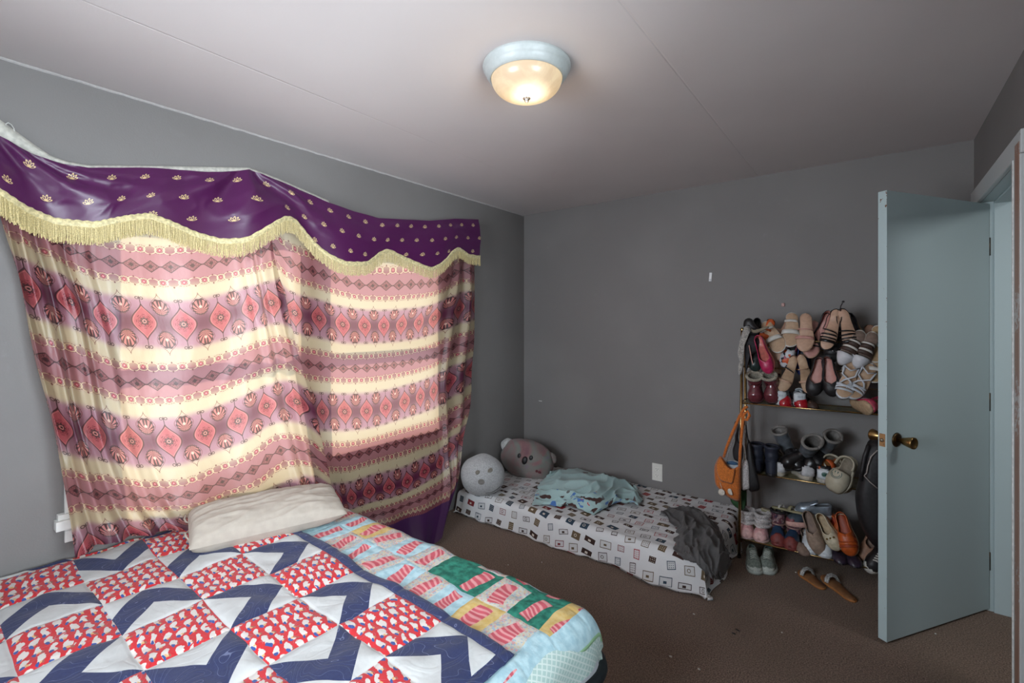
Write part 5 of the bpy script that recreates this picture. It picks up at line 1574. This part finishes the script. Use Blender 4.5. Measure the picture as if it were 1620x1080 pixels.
# ------------------------------------------------------------------ things hanging on the rack
def puffed(name, outline, back, thick, mat, parent=None, org=None, bend=0.0, rings=6, pw=.5):
    """cushion-like solid with the given silhouette in the rack plane"""
    P_ = [on_R(x, y, back) for x, y in outline]
    # smooth resample
    A = np.array([list(p) for p in P_ + P_[:1]])
    closed = [A[i] for i in range(len(A))]
    pts = []
    n = len(P_)
    for i in range(n):
        for f_ in (0, .25, .5, .75):
            p0, p1, p2, p3 = A[(i - 1) % n], A[i], A[(i + 1) % n], A[(i + 2) % n]
            pts.append(0.5 * ((2 * p1) + (-p0 + p2) * f_ + (2 * p0 - 5 * p1 + 4 * p2 - p3) * f_ ** 2 + (-p0 + 3 * p1 - 3 * p2 + p3) * f_ ** 3))
    c = sum(pts) / len(pts); m = len(pts); nrm = np.array([-E2.x, -E2.y, 0])
    V = []; Fc = []
    o_ = np.array(list(org)) if org is not None else np.zeros(3)
    lay = [(k / rings) for k in range(rings + 1)]
    seq = [(1 - .97 * (1 - t), +1, t) for t in lay]       # from centre out on the front
    fr_ = [(.03 + .97 * t, thick / 2 * (1 - t ** 3) ** pw) for t in lay]
    for sc_, h in fr_ + [(s_, -h_) for s_, h_ in reversed(fr_[:-1])]:
        for p in pts: V.append(tuple(c + (p - c) * sc_ + nrm * h - o_))
    nr = len(fr_) * 2 - 1
    for i in range(nr - 1):
        for k in range(m): Fc.append((i * m + k, i * m + (k + 1) % m, (i + 1) * m + (k + 1) % m, (i + 1) * m + k))
    Fc.append(tuple(range(m))); Fc.append(tuple((nr - 1) * m + k for k in range(m))[::-1])
    return fixn(mk(name, V, Fc, mat, parent))
def rt(r, pts, back): return [on_R(a, b_, back) - Vector(r.location) for a, b_ in pts]
FELT = M(srgb(186, 100, 36), .9, sheen=.15, scale=160, grain=.18)
bag = thing('handbag', 'orange knitted shoulder bag with flap and two white leaf charms hung on rack post', 'bag', tuple(on_R(1177, 655, -.03)))
puffed('bag_body', P('1140,721 1134,728 1130,740 1131,762 1136,772 1150,785 1160,791 1170,793 1172,778 1172,756 1172,738 1168,737 1160,741 1152,737 1147,729'), -.045, .055, FELT, bag, bag.location)
puffed('flap', P('1138,724 1133,735 1134,748 1140,760 1148,763 1158,765 1161,757 1163,742 1156,742 1149,736 1144,728'), -.078, .012, M(srgb(194, 108, 40), .9, sheen=.15, scale=160, grain=.18), bag, bag.location)
tube('strap', rt(bag, P('1145,723 1150,706 1158,686 1166,668 1171,656'), -.045), .0085, FELT, bag, 10)
tube('strap', rt(bag, P('1170,739 1171,715 1173,690 1175,668 1177,655 1183,650 1186,657 1182,664 1176,663 1172,655 1178,645 1183,643'), -.055), .0085, FELT, bag, 10)
for pts_ in (P('1139,773 1136,778 1139,783 1144,784 1147,780 1145,775'), P('1152,773 1151,777 1154,782 1159,783 1158,777 1156,773')):
    c_ = puffed('leaf_charm', pts_, -.082, .007, M(srgb(200, 190, 176), .8), bag, bag.location)
tube('charm_cord', rt(bag, P('1139,763 1141,769 1143,775'), -.082), .0015, M(srgb(200, 190, 176), .8), bag, 5)
bg2 = thing('tote_bag', 'pale grey knitted bag hanging behind the orange bag', 'bag', tuple(on_R(1181, 660, .04)))
puffed('bag_body', P('1174,734 1178,728 1182,727 1185,736 1186,760 1186,772 1180,775 1174,774 1173,755'), .0, .04, KNIT, bg2, bg2.location)
tube('strap', rt(bg2, P('1180,728 1178,705 1179,680 1180,660'), .0), .004, KNIT, bg2, 8)
tube('strap', rt(bg2, P('1148,736 1152,716 1160,694 1166,676 1170,656'), -.02), .004, KNIT, bg2, 8)
bg3 = thing('pouch', 'small white and teal pouch tucked in the mouth of the orange bag', 'pouch', tuple(on_R(1158, 735, -.02)))
puffed('pouch_body', P('1150,729 1160,728 1168,731 1168,744 1156,745 1148,738'), -.012, .02, M(srgb(170, 176, 180), .7), bg3, bg3.location)
puffed('teal_panel', P('1151,730 1159,729 1166,732 1166,735 1158,735 1150,733'), -.026, .006, M(srgb(30, 74, 110), .6), bg3, bg3.location)
sc = thing('dark_bag', 'black fabric bag hanging limp behind the orange bag at the post', 'bag', tuple(on_R(1190, 700, .03)))
puffed('bag_body', P('1183,696 1188,702 1193,730 1198,750 1202,772 1194,777 1185,775 1184,750 1181,720'), .01, .035, BLACK, sc, sc.location)
tube('strap', rt(sc, P('1184,700 1181,680 1177,660'), .0), .004, BLACK, sc, 8)
sc = thing('pouch', 'black pouch dangling between the straps of the orange bag', 'pouch', tuple(on_R(1166, 665, .03)))
puffed('pouch_body', P('1162,668 1169,670 1168,690 1170,700 1176,706 1174,728 1162,727 1159,712 1163,696'), .05, .03, M(srgb(36, 32, 34), .8), sc, sc.location)
sc = thing('green_cloth', 'green cloth bag hanging low below the orange bag', 'bag', tuple(on_R(1176, 780, .06)))
puffed('cloth_body', P('1168,770 1176,774 1181,778 1180,798 1176,806 1170,806 1158,796 1156,784'), .06, .03, M(srgb(36, 74, 40), .8), sc, sc.location)
sf = thing('scarf', 'pale crocheted scarf hanging from the top of the left rack post', 'scarf', tuple(on_R(1180, 520, -.01)))
puffed('scarf_body', P('1178,517 1184,516 1187,521 1184,530 1179,536 1178,552 1177,566 1176,574 1174,590 1169,593 1168,580 1170,570 1167,560 1169,545 1173,530'), -.01, .022, M(srgb(150, 146, 140), .9, sheen=.3, scale=140, grain=.3), sf, sf.location)
ct = thing('cap', 'black fabric cap perched on top of the left rack post', 'cap', tuple(on_R(1186, 512, .02)))
puffed('crown', P('1176,512 1178,506 1184,503 1190,505 1196,514 1202,522 1194,524 1186,516 1177,517'), .02, .07, BLACK, ct, ct.location)
puffed('folded_edge', P('1188,520 1198,521 1208,517 1216,516 1215,519 1200,526 1190,526'), .0, .012, M(srgb(120, 110, 92), .8), ct, ct.location)
tc = thing('cloth_bundle', 'dark floral cloth bundle hooked below the cap at the rack post', 'cloth', tuple(on_R(1186, 560, .0)))
puffed('cloth_body', P('1179,530 1190,528 1200,532 1204,542 1200,556 1190,560 1183,575 1180,590 1178,560'), .03, .05, M(srgb(30, 28, 32), .8, grain=.4, scale=50), tc, tc.location)
tube('pink_trim', rt(tc, P('1185,546 1187,556 1189,568 1191,576'), -.012), .003, PINKN, tc, 6)
bb = thing('backpack', 'black quilted backpack hanging at the right end of rack beside the door', 'bag', tuple(on_R(1376, 700, -.07)))
puffed('bag_body', P('1372,700 1380,694 1396,694 1404,720 1404,800 1400,860 1384,864 1366,840 1356,812 1353,780 1360,750 1366,722'), -.09, .11, M(srgb(26, 24, 26), .55, grain=.3, scale=70), bb, bb.location)
tube('pale_cord', rt(bb, P('1388,712 1378,722 1373,736 1371,748 1367,752 1376,762 1388,772'), -.155), .0028, M(srgb(160, 150, 144), .7), bb, 6)
tube('carry_strap', rt(bb, P('1374,704 1368,722 1364,744 1362,760'), -.13), .010, BLACK, bb, 8)

# ------------------------------------------------------------------ shoes on the carpet
SAGE = M(srgb(112, 120, 112), .85, scale=90, grain=.2); OFFW = M(srgb(170, 176, 168), .7)
def insert(r, L, W): blob('paper_stuffing', (.0, L * .06, .050), (.020, .035, .014), M(srgb(160, 168, 110), .8), r, 3, .4, 16)
for (x, y, rz, lb_) in ((1190, 893, 8, 'left'), (1213, 894, -2, 'right')):
    s_ = sneaker('worn sage green canvas sneaker on the carpet under the rack, %s of the pair' % lb_, .225, .092, SAGE, OFFW, M(srgb(60, 74, 70), .8), OFFW, M(srgb(176, 180, 172), .7), None, soleh=.026, extra=insert, open_s=.44)
    p = on_z(x, y, 0.02); s_.location = (p.x - .0, p.y + .03, .0); s_.rotation_euler = (0, 0, math.radians(rz + 8))
SQN = M(srgb(170, 170, 168), .35, .3, grain=.5, scale=220)
def sq_(r, L, W):
    tube('braided_strap', [(-.040, -L * .24, .004), (-.030, -L * .27, .030), (-.008, -L * .28, .042), (.014, -L * .26, .040), (.034, -L * .22, .024), (.040, -L * .19, .004)], .0075, SQN, r, 8)
    tube('braided_strap', [(-.041, -L * .20, .004), (-.026, -L * .23, .030), (-.004, -L * .235, .040), (.018, -L * .21, .036), (.040, -L * .15, .004)], .006, SQN, r, 8)
    tube('toe_post', [(-.006, -L * .36, .008), (-.004, -L * .30, .034)], .0022, SQN, r, 6)
for (x0, y0, x1, y1, lb_) in ((1268, 901, 1303, 930, 'brown thong sandal with sequined white strap on the carpet, nearer the shoe rack'), (1304, 909, 1352, 950, 'brown thong sandal with sequined white strap on the carpet, nearer the door')):
    a = on_z(x0, y0, .01); b_ = on_z(x1, y1, .01)
    s_ = sandal(lb_, (a - b_).length * 1.02, .084, COG, M(srgb(134, 92, 58), .6), (), 0, .010, None, None, sq_, name='thong_sandal')
    d = a - b_; s_.location = ((a.x + b_.x) / 2, (a.y + b_.y) / 2, 0); s_.rotation_euler = (0, 0, math.atan2(d.y, d.x) + PI / 2)
# lint and litter on the carpet
rl = random.Random(5)
LINT = M(srgb(190, 186, 176), .9)
lt_ = [(804, 893, .004), (830, 1009, .003), (1098, 971, .006), (857, 889, .003), (1106, 1058, .006), (1259, 905, .004), (1480, 1002, .004), (1061, 1038, .007), (1237, 1000, .004)]
lw = ['between quilt and floor mattress, left one', 'beside the foot of the pastel quilt', 'just in front of the grey garment corner', 'between the two beds, right one', 'at the bottom edge of the picture', 'between the sage sneakers and the thong sandals', 'under the open door edge', 'in the middle of the open carpet', 'in front of the black clip']
for i, (x, y, r_) in enumerate(lt_):
    p = on_z(x, y, .003); tag(blob('lint', (p.x, p.y, .003), (r_, r_ * .7, .003), LINT, None, i, .4, 10), 'tiny pale lint crumb on carpet ' + lw[i], 'lint', 'lint crumbs on the carpet')
p = on_z(1168, 998, .004)
cl = thing('hair_clip', 'tiny black broken clip lying on the open carpet before the door', 'clip', (p.x, p.y, .004))
tube('clip_arm', [(-.012, .008, 0), (0, .002, .003), (.006, -.002, .001)], .0028, BLACK, cl, 6); tube('clip_arm', [(-.020, -.030, 0), (-.006, -.034, .002)], .003, BLACK, cl, 6)
blob('metal_dot', (.004, -.002, .003), (.0025, .0025, .002), BLING, cl, n=8)
bpy.context.view_layer.update()
